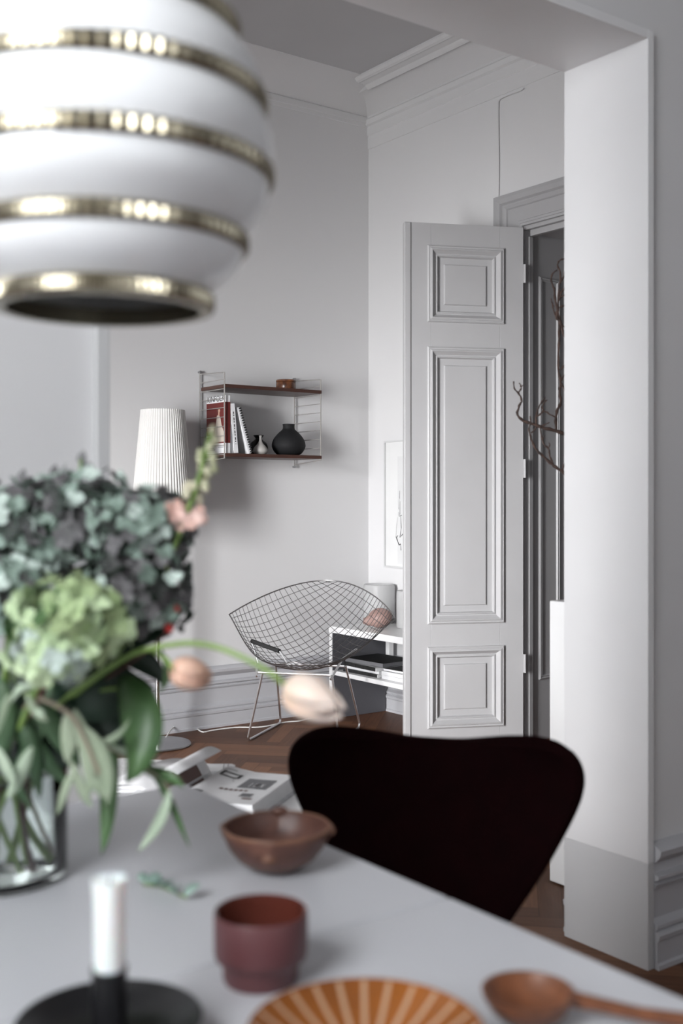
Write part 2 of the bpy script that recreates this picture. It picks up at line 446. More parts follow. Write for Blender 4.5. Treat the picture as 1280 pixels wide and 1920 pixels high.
# baseboards
BP = [(0, 0), (.036, 0), (.036, .012), (.030, .016), (.030, .070), (.036, .076), (.038, .088), (.030, .094), (.024, .096), (.030, .104), (.030, .112), (.016, .120),
      (.011, .124), (.011, .202), (.022, .206), (.026, .214), (.018, .220), (.022, .224), (.034, .230), (.034, .238), (.018, .244), (.014, .266), (.026, .274), (.040, .290), (.042, .304), (.034, .310), (.012, .318), (0, .318)]
def base(name, fn, a, b_): return struct(MB().prism(BP, fn, a, b_).build(name, M_base, smooth=True, angle=20))
base('baseboard_back', lambda u, v, t: (t, YB - u, v), XL2, XR)
base('baseboard_right', lambda u, v, t: (XR - u, t, v), 4.10, YB - .03)
base('baseboard_partition', lambda u, v, t: (t, PY0 - u, v), OXb, XR1)
base('baseboard_living', lambda u, v, t: (t, PY1 + u, v), OXb + .0, XR)
base('baseboard_dining', lambda u, v, t: (t, PY0 - u, v), XL1, OXa)
base('baseboard_west', lambda u, v, t: (XL1 + u, t, v), YF1, PY0 - .04)

# door casing (swept mitred frame) on the right wall
def frame_sweep(mb, prof, pts, fn, closed=False):
    """pts: 2D corner list given as function of outward offset o -> list of corner points; fn maps (a,b,h) to 3D"""
    rings = []
    for (o, h) in prof:
        rings.append([fn(a, c, h) for (a, c) in pts(o)])
    n = len(rings[0]); vs = [p for r_ in rings for p in r_]; fs = []
    for i in range(len(prof) - 1):
        for k in range(n if closed else n - 1):
            fs.append((i * n + k, i * n + (k + 1) % n, (i + 1) * n + (k + 1) % n, (i + 1) * n + k))
    mb.add(vs, fs)
CP = [(0, 0), (0, .014), (.010, .017), (.014, .014), (.016, .009), (.026, .012), (.030, .009), (.095, .014), (.100, .022), (.112, .030), (.120, .030), (.128, .042), (.150, .046), (.166, .046), (.170, .036), (.170, 0)]
b = MB()
frame_sweep(b, CP, lambda o: [(DY1 + o, 0), (DY1 + o, DZ + o), (DY0 - o, DZ + o), (DY0 - o, 0)], lambda a, c, h: (XR - h, a, c))
struct(b.build('trim_6', M_trim))
# deep panelled reveal
rv = MB()
rv.box(XR + .003, XR + .05, DY1 - .008, DY1, 0, DZ - .02)      # stop strip
rv.box(XR + .022, XR + .05, DY1 - .016, DY1 - .008, 0, DZ - .05)
rv.box(XR, XR + .045, DY0, DY1, DZ - .02, DZ)
rv.box(XR + .02, XR + .045, DY0, DY1 - .022, DZ - .05, DZ - .02)
struct(rv.build('trim_7', M_trim, bevel=.003))
rv = MB()
RP = [(0, 0), (.002, .008), (.008, .012), (.014, .006), (.018, .010), (.024, .0)]
def rect(x0, x1, z0, z1): return lambda o: [(x0 + o, z0 + o), (x1 - o, z0 + o), (x1 - o, z1 - o), (x0 + o, z1 - o)]
for (z0, z1) in ((.30, 2.30),):
    frame_sweep(rv, RP, rect(XR + .10, XR + .25, z0, z1), lambda a, c, h: (a, DY1 - .001 - h * .9, c), True)
    frame_sweep(rv, RP, rect(XR + .285, XR + .31, 0.002, 2.44), lambda a, c, h: (a, DY1 - .001 - h * 1.4, c), True)
rv.box(XR + .335, XR + .38, DY1 - .02, DY1 - .0, 0, DZ - .02)
struct(rv.build('trim_8', M_reveal))
rv = MB(); rv.box(XR + .045, XR + DEEP, DY0, DY1, DZ - .03, DZ - .001)
struct(rv.build('trim_9', M_reveal))
rv = MB(); rv.box(XR + .046, XR + DEEP, DY1 - .0012, DY1 - .0002, 0, DZ - .03)
struct(rv.build('trim_10', M_reveal))
# hall beyond
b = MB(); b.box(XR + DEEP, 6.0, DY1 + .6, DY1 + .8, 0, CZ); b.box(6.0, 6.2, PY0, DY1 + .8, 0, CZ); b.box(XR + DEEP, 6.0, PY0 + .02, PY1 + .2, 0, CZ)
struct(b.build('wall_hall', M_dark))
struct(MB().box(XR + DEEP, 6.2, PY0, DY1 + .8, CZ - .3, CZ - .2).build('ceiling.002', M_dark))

# door leaf standing open
HP = Vector((3.944, 3.880, 0)); FP = Vector((3.411, 4.127, 0))
def door():
    d = (FP - HP); W = d.length; d.normalize()
    n = Vector((d.y, -d.x, 0)) # candidate normal
    if n.dot(-HP) < 0: n = -n
    T = .045; Z0, Z1 = .012, 2.520
    def P(a, h, z): return HP + d * a + n * (h - T) + Vector((0, 0, z))    # h=T is the visible face; a from hinge
    def bx(m, a0, a1, z0, z1, h0=0, h1=T):
        v = [P(a, h, z) for z in (z0, z1) for h in (h0, h1) for a in (a0, a1)]
        m.add(v, [(0, 2, 3, 1), (4, 5, 7, 6), (0, 1, 5, 4), (2, 6, 7, 3), (0, 4, 6, 2), (1, 3, 7, 5)])
    root = tag(struct_empty('door_1', HP), None, None)
    a0, a1 = .10, W - .102
    cuts = [(.096, .487), (.597, 1.927), (2.045, 2.413)]
    m = MB()
    bx(m, 0, a0 + .02, Z0, Z1); bx(m, a1 - .02, W, Z0, Z1)
    zs = [Z0] + [q for c in cuts for q in c] + [Z1]
    for i in range(0, len(zs), 2):
        bx(m, a0 + .02, a1 - .02, zs[i] - (0 if i == 0 else .02), zs[i + 1] + (0 if i == len(zs) - 2 else .02))
    m.build('door_leaf', M_door, root, bevel=.0015)
    PR = [(0, -.001), (.001, .010), (.006, .014), (.012, .012), (.015, .016), (.022, .018), (.028, .010), (.038, -.002), (.043, -.003), (.046, .002), (.050, .002), (.054, -.010),
          (.056, -.014), (.086, -.014), (.089, -.006), (.092, -.005)]
    for (z0, z1) in cuts:
        m = MB()
        frame_sweep(m, PR, rect(a0, a1, z0, z1), lambda a, c, h: P(a, T + h, c), True)
        o = .092
        m.add([P(a0 + o, T - .005, z0 + o), P(a1 - o, T - .005, z0 + o), P(a1 - o, T - .005, z1 - o), P(a0 + o, T - .005, z1 - o)], [(0, 1, 2, 3)])
        bx(m, a0 + .02, a1 - .02, z0 + .02, z1 - .02, .005, .02)
        m.build('door_panel', M_door, root)
    m = MB(); bx(m, W - .020, W + .012, Z0, Z1, T * .5, T + .006); bx(m, W, W + .008, Z0, Z1, .0, T * .45)
    m.build('meeting_strip', M_door, root, bevel=.004)
    for z in (.35, 1.3, 2.25):
        m = MB(); m.tube([P(-.006, T + .004, z), P(-.006, T + .004, z + .09)], .007, 10); m.build('hinge', M_door, root)
def struct_empty(name, loc):
    o = bpy.data.objects.new(name, None); COL.objects.link(o); o.location = loc
    o.matrix_basis = Matrix.Translation(loc); o['kind'] = 'structure'; return o
door()

# thin cable running under the cornice and down to the casing
p0 = atX(975, 170, XR - .012); p1 = atX(936, 187, XR - .012); p2 = atX(934, 393, XR - .006)
c_ = MB().tube(smoothline([p0 + Vector((0, -.02, .006)), p0, (p0 + p1) / 2 + Vector((0, 0, .004)), p1, p1 + Vector((0, .01, -.03)), p1.lerp(p2, .3) + Vector((0, .006, 0)), p1.lerp(p2, .6), p2], 4), .0028, 6)
tag(c_.build('thin_cable', M_wall, smooth=True), 'thin white cable pinned under the cornice and down to the door casing', 'cable')

# ------------------------------------------------------------ dining table
TZ = .73
TX0, TX1, TY0, TY1 = -.05, .892, .33, 1.655
t = thing('dining_table', 'grey dining table with a centre seam, set with ceramics and flowers', 'table', (.42, 1.0, 0))
for (a, c) in ((TY0, .9985), (1.0015, TY1)):
    MB().box(TX0, TX1, a, c, TZ - .024, TZ).build('tabletop', M_table, t, bevel=.003)
MB().box(TX0 + .06, TX1 - .06, TY0 + .06, TY0 + .085, TZ - .10, TZ - .024).box(TX0 + .06, TX1 - .06, TY1 - .085, TY1 - .06, TZ - .10, TZ - .024)\
    .box(TX0 + .06, TX0 + .085, TY0 + .085, TY1 - .085, TZ - .10, TZ - .024).box(TX1 - .085, TX1 - .06, TY0 + .085, TY1 - .085, TZ - .10, TZ - .024).build('apron', M_table, t)
for x in (TX0 + .075, TX1 - .075):
    for y in (TY0 + .075, TY1 - .075):
        MB().lathe([(.001, 0), (.014, 0), (.024, TZ - .10), (.024, TZ - .024), (.001, TZ - .024)], (x, y, 0), 20).build('leg', M_table, t, smooth=True)

# ------------------------------------------------------------ burgundy velvet chair
def shell_chair():
    c = at(819, 1400, 1.90); c.z = 0
    view = Vector((c.x, c.y, 0)).normalized()
    ang = math.atan2(-view.y, -view.x) + R(-9)
    root = thing('shell_chair', 'dark burgundy velvet shell chair tucked against the grey dining table', 'chair', c, ang)
    # local: +x forward (to the table), y sideways, z up ; path from top of back to front of seat
    path = []   # (fwd, z, halfwidth)
    def wid(z):
        pts = [(.44, .098), (.47, .102), (.50, .117), (.547, .147), (.60, .182), (.65, .209), (.69, .232), (.715, .243), (.735, .248), (.755, .2475), (.772, .240), (.788, .225), (.800, .204), (.808, .165)]
        for i in range(len(pts) - 1):
            if z <= pts[i + 1][0]:
                t = (z - pts[i][0]) / (pts[i + 1][0] - pts[i][0]); return pts[i][1] * (1 - t) + pts[i + 1][1] * t
        return pts[-1][1]
    zs = [.808, .805, .800, .794, .786, .776, .762, .745, .725, .70, .66, .62, .58, .54, .50, .475]
    for z in zs: path.append((-.0 + (.80 - z) * .22, z, wid(z)))
    path += [(.085, .450, .100), (.100, .435, .112), (.125, .425, .135), (.16, .420, .17), (.21, .420, .205), (.28, .424, .222), (.35, .430, .226), (.41, .432, .22), (.45, .424, .205), (.475, .412, .18)]
    NU = 24
    m = MB(); n = len(path) - 1
    def fn(i, j):
        f_, z, hw = path[i]; u = (j / NU) * 2 - 1
        y = u * hw
        k = max(0, min(1, (z - .5) / .28)) if i < len(zs) else 0
        f_ += k * .055 * (u * u)
        if i < len(zs): z += k * k * (.026 * (y / .25) ** 2 - .010)
        return Vector((f_, y, z))
    vs = [fn(i, j) for i in range(n + 1) for j in range(NU + 1)]
    fs = [(i * (NU + 1) + j, (i + 1) * (NU + 1) + j, (i + 1) * (NU + 1) + j + 1, i * (NU + 1) + j + 1) for i in range(n) for j in range(NU)]
    m.add(vs, fs)
    o = m.build('shell', M_velvet, root, smooth=True, local=True, solid=.026, sub=2, angle=180)
    for (a, s) in ((.36, 1), (.36, -1), (.02, 1), (.02, -1)):
        fx = .40 if a > .1 else -.06
        MB().tube([(.22, s * .03, .405), (a * .5 + .12, s * .12, .400), (fx * .9 + .02, s * .17, .385), (fx, s * .21, .34), (fx + (.02 if a > .1 else -.03), s * .235, .008)], .007, 10).build('leg', M_chrome, root, smooth=True, local=True)
    MB().lathe([(.001, .385), (.07, .385), (.07, .405), (.001, .405)], (.23, 0, 0), 24).build('mounting_plate', M_chrome, root, local=True)
shell_chair()

# ------------------------------------------------------------ pendant lamp
def pendant():
    c = at(195, 932, 1.04)
    LX, LY = c.x, c.y
    root = thing('pendant_lamp', 'white beehive pendant lamp banded with ribbed brass rings above the dining table', 'pendant lamp', (LX, LY, 1.387))
    rings = [(1.387, .099), (1.442, .131), (1.505, .155), (1.572, .149), (1.640, .1235), (1.698, .092)]
    hb = .0085
    for k, (z, r) in enumerate(rings):
        m = MB()
        pr = [(r - .010, z - hb), (r + .001, z - hb), (r + .0035, z - hb * .55), (r + .0035, z + hb * .55), (r + .001, z + hb), (r - .010, z + hb)]
        m.lathe(pr, (LX, LY, 0), 320, rfun=lambda rr, zz, a, kk, r=r: rr - (.0022 if (kk % 4 < 2 and rr > r) else 0), closed=True)
        m.build('brass_ring', M_brass, root)
    for k in range(len(rings) - 1):
        (z0, r0), (z1, r1) = rings[k], rings[k + 1]
        m = MB(); pr = []
        N = 10
        for i in range(N + 1):
            t = i / N
            pr.append((r0 * (1 - t) + r1 * t + .007 * math.sin(PI * t) - .002, z0 + hb * .9 + (z1 - z0 - hb * 1.8) * t))
        pr += [(q - .0025, z) for (q, z) in reversed(pr)]
        m.lathe(pr, (LX, LY, 0), 96, closed=True)
        m.build('shade_band', M_lampw, root, smooth=True)
    z, r = rings[-1]
    m = MB(); pr = [(r - .003, z + hb), (.075, z + .028), (.045, z + .042), (.028, z + .048), (.024, z + .075), (.006, z + .085), (.001, z + .085)]
    m.lathe(pr, (LX, LY, 0), 64); m.build('cap', M_lampw, root, smooth=True)
    m = MB(); m.lathe([(.060, 1.50), (.064, 1.60), (.05, 1.68), (.03, 1.72)], (LX, LY, 0), 40); m.build('inner_reflector', M_lampin, root, smooth=True, solid=.002)
    m = MB(); m.lathe([(.001, 1.50), (.018, 1.505), (.028, 1.53), (.026, 1.555), (.015, 1.59), (.013, 1.62)], (LX, LY, 0), 24); m.build('bulb', M_frost, root, smooth=True)
    m = MB(); m.lathe([(.016, 1.60), (.016, 1.68), (.001, 1.68)], (LX, LY, 0), 24); m.build('socket', M_whitem, root, smooth=True)
    m = MB().tube([(LX, LY, z + .08), (LX, LY, CZ - .03)], .0028, 8); m.build('cord', M_cord, root)
    m = MB().lathe([(.001, CZ), (.05, CZ), (.045, CZ - .03), (.001, CZ - .035)], (LX, LY, 0), 32); m.build('ceiling_rose', M_whitem, root, smooth=True)
pendant()

# ------------------------------------------------------------ wire diamond chair
def diamond():
    C = Vector((3.175, 4.575, 0)); Fd = Vector((-.766, -.643, 0)); Sd = Vector((.643, -.766, 0))
    root = thing('wire_chair', 'diamond shaped wire mesh lounge chair on a chrome rod base', 'chair', C)
    def L(s, f, z): return C + Sd * s + Fd * f + Vector((0, 0, z))
    # control net p[u][v]: u from front corner to right wing; v from front corner to left wing
    Fc = (0, .33, .435); Rw = (.425, .03, .615); Ap = (.01, -.285, .772); Lw = (-.425, .03, .615)
    def mir(p): return (-p[0], p[1], p[2])
    P = [[None] * 4 for _ in range(4)]
    P[0][0] = Fc; P[3][0] = Rw; P[3][3] = Ap; P[0][3] = Lw
    P[1][0] = (.20, .33, .37); P[2][0] = (.30, .15, .50)
    P[0][1] = mir(P[1][0]); P[0][2] = mir(P[2][0])
    P[3][1] = (.37, -.10, .665); P[3][2] = (.20, -.27, .770)
    P[1][3] = mir(P[3][1]); P[2][3] = mir(P[3][2])
    P[1][1] = (0, .22, .30)
    P[2][1] = (.28, .00, .24); P[1][2] = mir(P[2][1])
    P[2][2] = (0, -.30, .45)
    def B3(t): return ((1 - t) ** 3, 3 * t * (1 - t) ** 2, 3 * t * t * (1 - t), t ** 3)
    def surf(u, v):
        bu, bv = B3(u), B3(v); s = f = z = 0
        for i in range(4):
            for j in range(4):
                w_ = bu[i] * bv[j]; p = P[i][j]; s += w_ * p[0]; f += w_ * p[1]; z += w_ * p[2]
        return L(s, f, z)
    m = MB(); N = 21; K = 30
    for i in range(1, N):
        t = i / N
        m.tube([surf(t, k / K) for k in range(K + 1)], .00145, 5)
        m.tube([surf(k / K, t) for k in range(K + 1)], .00145, 5)
    m.build('wire_shell', M_wire, root, smooth=True)
    m = MB()
    rim = [surf(k / K, 0) for k in range(K)] + [surf(1, k / K) for k in range(K)] + [surf(1 - k / K, 1) for k in range(K)] + [surf(0, 1 - k / K) for k in range(K)]
    m.tube(rim, .0032, 6, closed=True); m.build('rim_rod', M_wire, root, smooth=True)
    # base : two side frames joined by cross rods
    o_ = -.05
    for s in (-1, 1):
        a = .215 * s + o_
        m = MB()
        top_f, top_r = L(a * .86 + (.02 if s < 0 else .0), .16, .352), L(a * .86, -.12, .352)
        lo_f, lo_r = L(a - .03 if s < 0 else a, .12, .008), L(a, -.33, .008)
        m.tube([top_f, lo_f + Vector((0, 0, .015)), lo_f + (lo_r - lo_f) * .03, lo_r - (lo_r - lo_f) * .03, lo_r + Vector((0, 0, .018)), top_r], .0058, 8)
        m.build('sled_leg', M_rodsteel, root, smooth=True)
        m = MB()
        arm = surf(.93 if s > 0 else .05, .05 if s > 0 else .93)
        m.tube([L(a * .86 + .0, .19, .335), L(a * 1.02, .06, .415), L(a * 1.22 + .02, -.02, .455)], .0058, 8)
        m.build('shell_support', M_rodsteel, root, smooth=True)
    MB().tube([L(-.185 + o_, .16, .350), L(.185 + o_, .16, .350)], .0058, 8).build('cross_rod', M_rodsteel, root, smooth=True)
    MB().tube([L(-.185 + o_, -.12, .352), L(.185 + o_, -.12, .352)], .0058, 8).build('cross_rod', M_rodsteel, root, smooth=True)
    m = MB()
    p = at(472, 1202, 5.55); q = at(524, 1221, 5.42)
    m.tube([p, q], .011, 10); m.build('rubber_bumper', M_rubber, root, smooth=True)
    MB().tube([p, at(484, 1243, 5.52)], .004, 6).build('bumper_bracket', M_rodsteel, root); MB().tube([q, at(545, 1255, 5.42)], .004, 6).build('bumper_bracket', M_rodsteel, root)
diamond()

# ------------------------------------------------------------ floor lamp
def floor_lamp():
    c = at(295, 1390, 5.44); x, y = c.x, c.y
    root = thing('floor_lamp', 'floor lamp with a tall white pleated shade and round chrome foot', 'floor lamp', (x, y, 0))
    MB().lathe([(.001, 0), (.160, 0), (.163, .006), (.160, .012), (.02, .018), (.014, .03), (.001, .03)], (x, y, 0), 64).build('base', M_steel, root, smooth=True)
    MB().lathe([(.0125, .025), (.0125, 1.56), (.001, 1.57)], (x, y, 0), 20).build('pole', M_chrome, root, smooth=True)
    zt, zb = 1.628, 1.10
    n = 60
    def rf(r, z, a, k): return r + (.0024 if k % 4 < 2 else -.0024) * (.4 + .6 * (zt - z) / (zt - zb))
    sx = at(305, 1390, 5.44)
    prof = [(.105 + (.152 - .105) * (i / 6), zt - (zt - zb) * i / 6) for i in range(7)]
    m = MB().lathe(prof, (sx.x, sx.y, 0), n * 4, rfun=rf)
    m.build('lamp_shade', M_shade, root, solid=.0015)
    m = MB()
    for k in range(3):
        a = 2 * PI * k / 3
        m.tube([(x, y, 1.55), (sx.x + .106 * math.cos(a), sx.y + .106 * math.sin(a), 1.60)], .002, 6)
    m.build('shade_carrier', M_steel, root)
floor_lamp()
# its cord along the floor
pts = [atz(311, 1383, .012), atz(322, 1374, .01) + Vector((0, 0, .02)), atz(345, 1356, .01) + Vector((0, 0, .015)), atz(362, 1359, .006), atz(378, 1372, .006), atz(400, 1369, .006), atz(440, 1364, .006),
       atz(490, 1363, .006), atz(535, 1354, .006), atz(560, 1352, .006), atz(580, 1347, .006), atz(612, 1341, .006)]
tag(MB().tube(smoothline(pts, 5), .0035, 6).build('power_cord', M_cord, smooth=True), 'thin white power cord trailing along the floor beside the baseboard', 'cord')

# ------------------------------------------------------------ wall shelf
SX0, SX1, SYF = 2.853, 3.445, 4.885
def wall_shelf():
    root = thing('ladder_shelf', 'small walnut wall shelf with two boards between white wire ladders', 'shelf', (SX0, YB, 1.37))
    for x in (SX0, SX1):
        m = MB(); yb = YB - .014
        zt, zb_ = 1.845, 1.372
        m.tube([(x, yb, zb_), (x, yb, zt + .012)], .0032, 8)
        m.tube([(x, SYF, 1.40), (x, SYF, zt - .012)], .0032, 8)
        m.tube([(x, yb, zt), (x, SYF, zt - .012)], .0026, 6); m.tube([(x, yb, zb_ + .012), (x, SYF, 1.402)], .0026, 6)
        for k in range(9):
            z = 1.798 - k * .0472
            m.tube([(x, yb, z), (x, SYF, z)], .0020, 6)
        p = m.build('wire_ladder', M_rod, root, smooth=True)
        m = MB()
        for z in (zb_, zt + .012): MB().tube([(x, YB - .001, z), (x, YB - .022, z)], .0065, 10).build('wall_fixing', M_steel, p)
    for z in (1.775, 1.427):
        MB().box(SX0 + .004, SX1 - .002 + .006, SYF - .004, YB - .018, z - .018, z).build('shelf_board', M_walnut, root, bevel=.0015)
wall_shelf()

def text_mesh(mb, s, size, M, mi=0, bold=0):
    cu = bpy.data.curves.new('t', 'FONT'); cu.body = s; cu.size = size; cu.offset = bold; cu.align_x = 'CENTER'
    ob = bpy.data.objects.new('t', cu); COL.objects.link(ob)
    dg = bpy.context.evaluated_depsgraph_get(); dg.update()
    me = bpy.data.meshes.new_from_object(ob.evaluated_get(dg))
    mb.add([M @ v.co for v in me.vertices], [tuple(p.vertices) for p in me.polygons], mi)
    bpy.data.objects.remove(ob); bpy.data.meshes.remove(me)

Z_LO, Z_UP = 1.4275, 1.7755
# magazine with red cover (cover faces -X, spine faces -Y)
def mags():
    x0, x1, y0, y1, z0, h = SX0 + .014, SX0 + .040, SYF + .012, SYF + .205, Z_LO, .292
    r = thing('magazine', 'red and white magazine at the left end of the wall shelf, cover outward', 'magazine', (x0, y0, z0), 0, 'magazines and books on the wall shelf')
    MB().box(x0, x1, y0, y1, z0, z0 + h, 0).build('body', M_pagew, r, bevel=.001)
    e = .0008
    m = MB().box(x0 - e, x0, y0 - e, y1, z0 + .052, z0 + h - .033); m.box(x0, x1 + e, y0 - e, y0, z0 + .052, z0 + h - .033); m.build('red_field', M_red, r)
    # woman on the cover, drawn as printed shapes
    X = x0 - e * 2
    def sh(pts, mi, lift=0): return [(X - lift, y1 - a * (y1 - y0), z0 + b_ * h) for a, b_ in pts]
    m = MB()
    m.add(sh([(.42, .20), (.98, .20), (.93, .36), (.80, .50), (.74, .62), (.66, .68), (.56, .66), (.50, .50), (.44, .36)], 0), [tuple(range(9))], 0)
    m.add([(X - .0002, y1 - (.66 + .09 * math.cos(a)) * (y1 - y0), z0 + (.755 + .045 * math.sin(a)) * h) for a in [2 * PI * k / 14 for k in range(14)]], [tuple(range(14))], 1)
    m.add([(X - .0004, y1 - (.68 + .05 * math.cos(a)) * (y1 - y0), z0 + (.745 + .03 * math.sin(a)) * h) for a in [2 * PI * k / 14 for k in range(14)]], [tuple(range(14))], 2)
    m.add(sh([(.62, .66), (.70, .66), (.70, .73), (.64, .73)], 0, .0003), [(0, 1, 2, 3)], 2)
    m.build('cover_figure', [M_beige, M_brownpic, M_skin], r)
    m = MB(); Mx = Matrix.Translation((X, (y0 + y1) / 2, z0 + h - .027)) @ Matrix(((0, 0, 1, 0), (-1, 0, 0, 0), (0, 1, 0, 0), (0, 0, 0, 1)))
    text_mesh(m, 'KINFOLK', .043, Mx); m.build('cover_title', M_ink, r)
    m = MB()
    for k, (a, b_, c) in enumerate(((.1, .5, .038), (.1, .42, .028), (.1, .46, .018), (.62, .9, .030))):
        m.box(X, X + .0003, y1 - b_ * (y1 - y0), y1 - a * (y1 - y0), z0 + c, z0 + c + .003)
    m.build('cover_lines', M_inkg, r)
    # narrow dark-spined magazines
    xx = x1 + .003
    for k, (th, mm, lab) in enumerate(((.006, M_pageg, 'thin grey magazine standing directly right of the red magazine'), (.005, M_inkg, 'thin charcoal magazine between grey and white magazines on the shelf'), (.004, M_pagew, 'thinnest white magazine standing beside the thick white book on the shelf'), (.004, M_ink, 'thin black magazine leaning on the thick white book'))):
        r2 = tag(MB().box(xx, xx + th, y0 + .002, y1 - .01, z0, z0 + .255 - .004 * k).build('magazine', [mm], bevel=.0006), lab, 'magazine', 'magazines and books on the wall shelf')
        xx += th + .0012
    # white book, leaning a little
    r = thing('book', 'thick white paperback with black spine text on the wall shelf', 'book', (xx + .004, y0, z0), 0, 'magazines and books on the wall shelf')
    tilt = Matrix.Rotation(R(-5), 4, 'Y')
    w_ = .026
    Tm = Matrix.Translation((xx + .022, y0, z0 + .0005)) @ tilt
    mb = MB().box(-w_, 0, 0, .19, 0, .252)
    # the lower left corner would dip under the board: lift
    dz = max(0, -min((tilt @ Vector((-w_, 0, 0))).z, (tilt @ Vector((0, 0, 0))).z)); Tm = Matrix.Translation((0, 0, dz)) @ Tm
    mb.xf(Tm).build('body', M_pagew, r, bevel=.001)
    m = MB(); Mx = Tm @ Matrix.Translation((-.010, -.0006, .03)) @ Matrix(((0, -1, 0, 0), (0, 0, -1, 0), (1, 0, 0, 0), (0, 0, 0, 1)))
    Mx = Tm @ Matrix.Translation((-.017, -.0006, .12)) @ Matrix(((0, -1, 0, 0), (0, 0, -1, 0), (1, 0, 0, 0), (0, 0, 0, 1))) @ Matrix.Rotation(PI, 4, 'Z')
    text_mesh(m, 'Monocle Guide to Living', .0165, Mx) if False else [m.box(-.014 + .0 * k, -.009, -.0008, -.0003, .045 + .011 * k, .045 + .011 * k + (.003 + .004 * ((k * 7) % 3))) for k in range(15)]
    if not False: m.xf(Tm)
    m.build('spine_text', M_ink, r)
    # spiral bound book, leaning more
    r = thing('spiral_book', 'white spiral bound book with black comb spine leaning on the shelf', 'book', (xx + .05, y0, z0), 0, 'magazines and books on the wall shelf')
    tilt = Matrix.Rotation(R(-17), 4, 'Y'); w_ = .018
    Tm = Matrix.Translation((xx + .024 + .083, y0 + .004, z0 + .0055)) @ tilt
    MB().box(-w_, 0, .006, .185, 0, .243).xf(Tm).build('body', M_pagew, r, bevel=.001)
    m = MB()
    for k in range(19):
        z = .004 + k * .0127
        m.box(-w_ * .45, .003, -.0015, .007, z, z + .0072)
    m.xf(Tm).build('comb_binding', M_ink, r)
mags()
def lathe_thing(name, label, cat, prof, c, m, n=64, group=None, smooth=True, extra=None):
    prof = [(max(.001, q.x), max(0, q.z)) for q in smoothline([Vector((a, 0, b_)) for a, b_ in prof], 4)]
    o = MB().lathe(prof, (0, 0, 0), n).build(name, m, None, smooth=smooth)
    o.location = c
    return tag(o, label, cat, group)
p = atY(536, 728, 5.01)
r = thing('wooden_jar', 'small burl wood lidded jar on the upper shelf board', 'jar', (p.x, 5.01, Z_UP))
MB().lathe([(.001, 0), (.050, 0), (.054, .008), (.053, .040), (.050, .044), (.001, .044)], (p.x, 5.01, Z_UP), 36).build('body', M_jar, r, smooth=True)
MB().lathe([(.052, .0445), (.054, .048), (.053, .055), (.048, .058), (.001, .058)], (p.x, 5.01, Z_UP), 36).build('lid', M_jar, r, smooth=True)
p = atY(541, 850, 5.0)
lathe_thing('black_vase', 'large round matte black vase with a short neck on the lower shelf board', 'vase',
            [(.001, 0), (.045, 0), (.070, .012), (.088, .040), (.090, .062), (.080, .090), (.058, .118), (.036, .138), (.031, .150), (.032, .166), (.034, .168), (.028, .168), (.026, .150), (.03, .13), (.001, .02)],
            (p.x, 5.0, Z_LO), M_blackm)
p = atY(488, 848, 4.96)
lathe_thing('bud_vase', 'tiny pale grey bud vase with thin neck in front of the black flask', 'vase',
            [(.001, 0), (.024, 0), (.036, .010), (.039, .022), (.032, .038), (.016, .056), (.008, .072), (.0065, .090), (.009, .098), (.006, .098), (.004, .08), (.001, .02)],
            (p.x, 4.96, Z_LO), M_greyvase)
p = atY(481, 848, 5.06)
lathe_thing('flared_flask', 'glossy black flask with a flared rim behind the grey bud vase', 'vase',
            [(.001, 0), (.028, 0), (.045, .016), (.050, .04), (.042, .065), (.022, .082), (.017, .090), (.026, .102), (.028, .106), (.024, .106), (.014, .09), (.001, .02)],
            (p.x + .012, 5.06, Z_LO), M_black)

# ------------------------------------------------------------ low bench by the right wall
def bench():
    r = thing('low_console', 'low white console with a mid shelf and slate grey end panel along the wall', 'console', (3.75, 4.93, 0))
    X0, X1 = 3.56, XR - .04
    MB().box(X0, X1, 4.20, 4.975, .468, .503).build('top_board', M_white, r, bevel=.002)
    MB().box(X0 + .01, X1, 4.20, 4.945, .238, .262).build('mid_shelf', M_white, r, bevel=.002)
    MB().box(X0 + .002, X1, 4.945, 4.972, .001, .467).build('end_panel', [M_white], r, bevel=.001)
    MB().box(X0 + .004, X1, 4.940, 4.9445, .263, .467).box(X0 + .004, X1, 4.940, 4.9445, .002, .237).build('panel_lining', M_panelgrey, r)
    MB().box(X1 - .03, X1, 4.87, 4.90, .263, .467).build('upright', M_white, r); MB().box(X0 + .02, X1, 4.22, 4.25, .002, .237).build('upright', M_white, r); MB().box(X0 + .02, X1, 4.22, 4.25, .263, .467).build('upright', M_white, r)
bench()
# things on the bench
p = at(709, 1160, 6.1)
def frosted(px0, px1, ytop, d, label, name='frosted_vase'):
    a = at(px0, 1160, d); b_ = at(px1, 1160, d); rad = (b_ - a).length / 2; c = (a + b_) / 2
    h = CAM_H + (HY - ytop) / F * d - .504
    o = MB().lathe([(.001, 0), (rad * .96, 0), (rad, .006), (rad, h - .015), (rad * .96, h - .003), (rad * .90, h), (rad * .88, h - .01), (rad * .9, .012), (.001, .010)], (0, 0, 0), 48).build(name, M_frost, smooth=True)
    o.location = (c.x, c.y, .504); return tag(o, label, 'vase', 'frosted white cylinders on the console')
frosted(681, 740, 1095, 6.28, 'larger frosted white cylinder behind the pink jug on the low console')
frosted(743, 790, 1107, 6.02, 'smaller frosted white cylinder half hidden by the open door')
c = at(712, 1164, 6.02)
M_ = Matrix.Rotation(-YAW, 3, 'Z') @ Matrix.Rotation(R(-8), 3, 'Y')
r = thing('round_jug', 'dusty pink round jug with a pinched spout lying on the low console', 'jug', (c.x, c.y, .504))
MB().ell((c.x, c.y, .504 + .053), (.066, .060, .053), 28, 16, M=M_.to_3x3()).build('body', M_terra, r, smooth=True)
ax = Vector((-CY, SY, 0))
q0 = Vector((c.x, c.y, .545)) + ax * .045
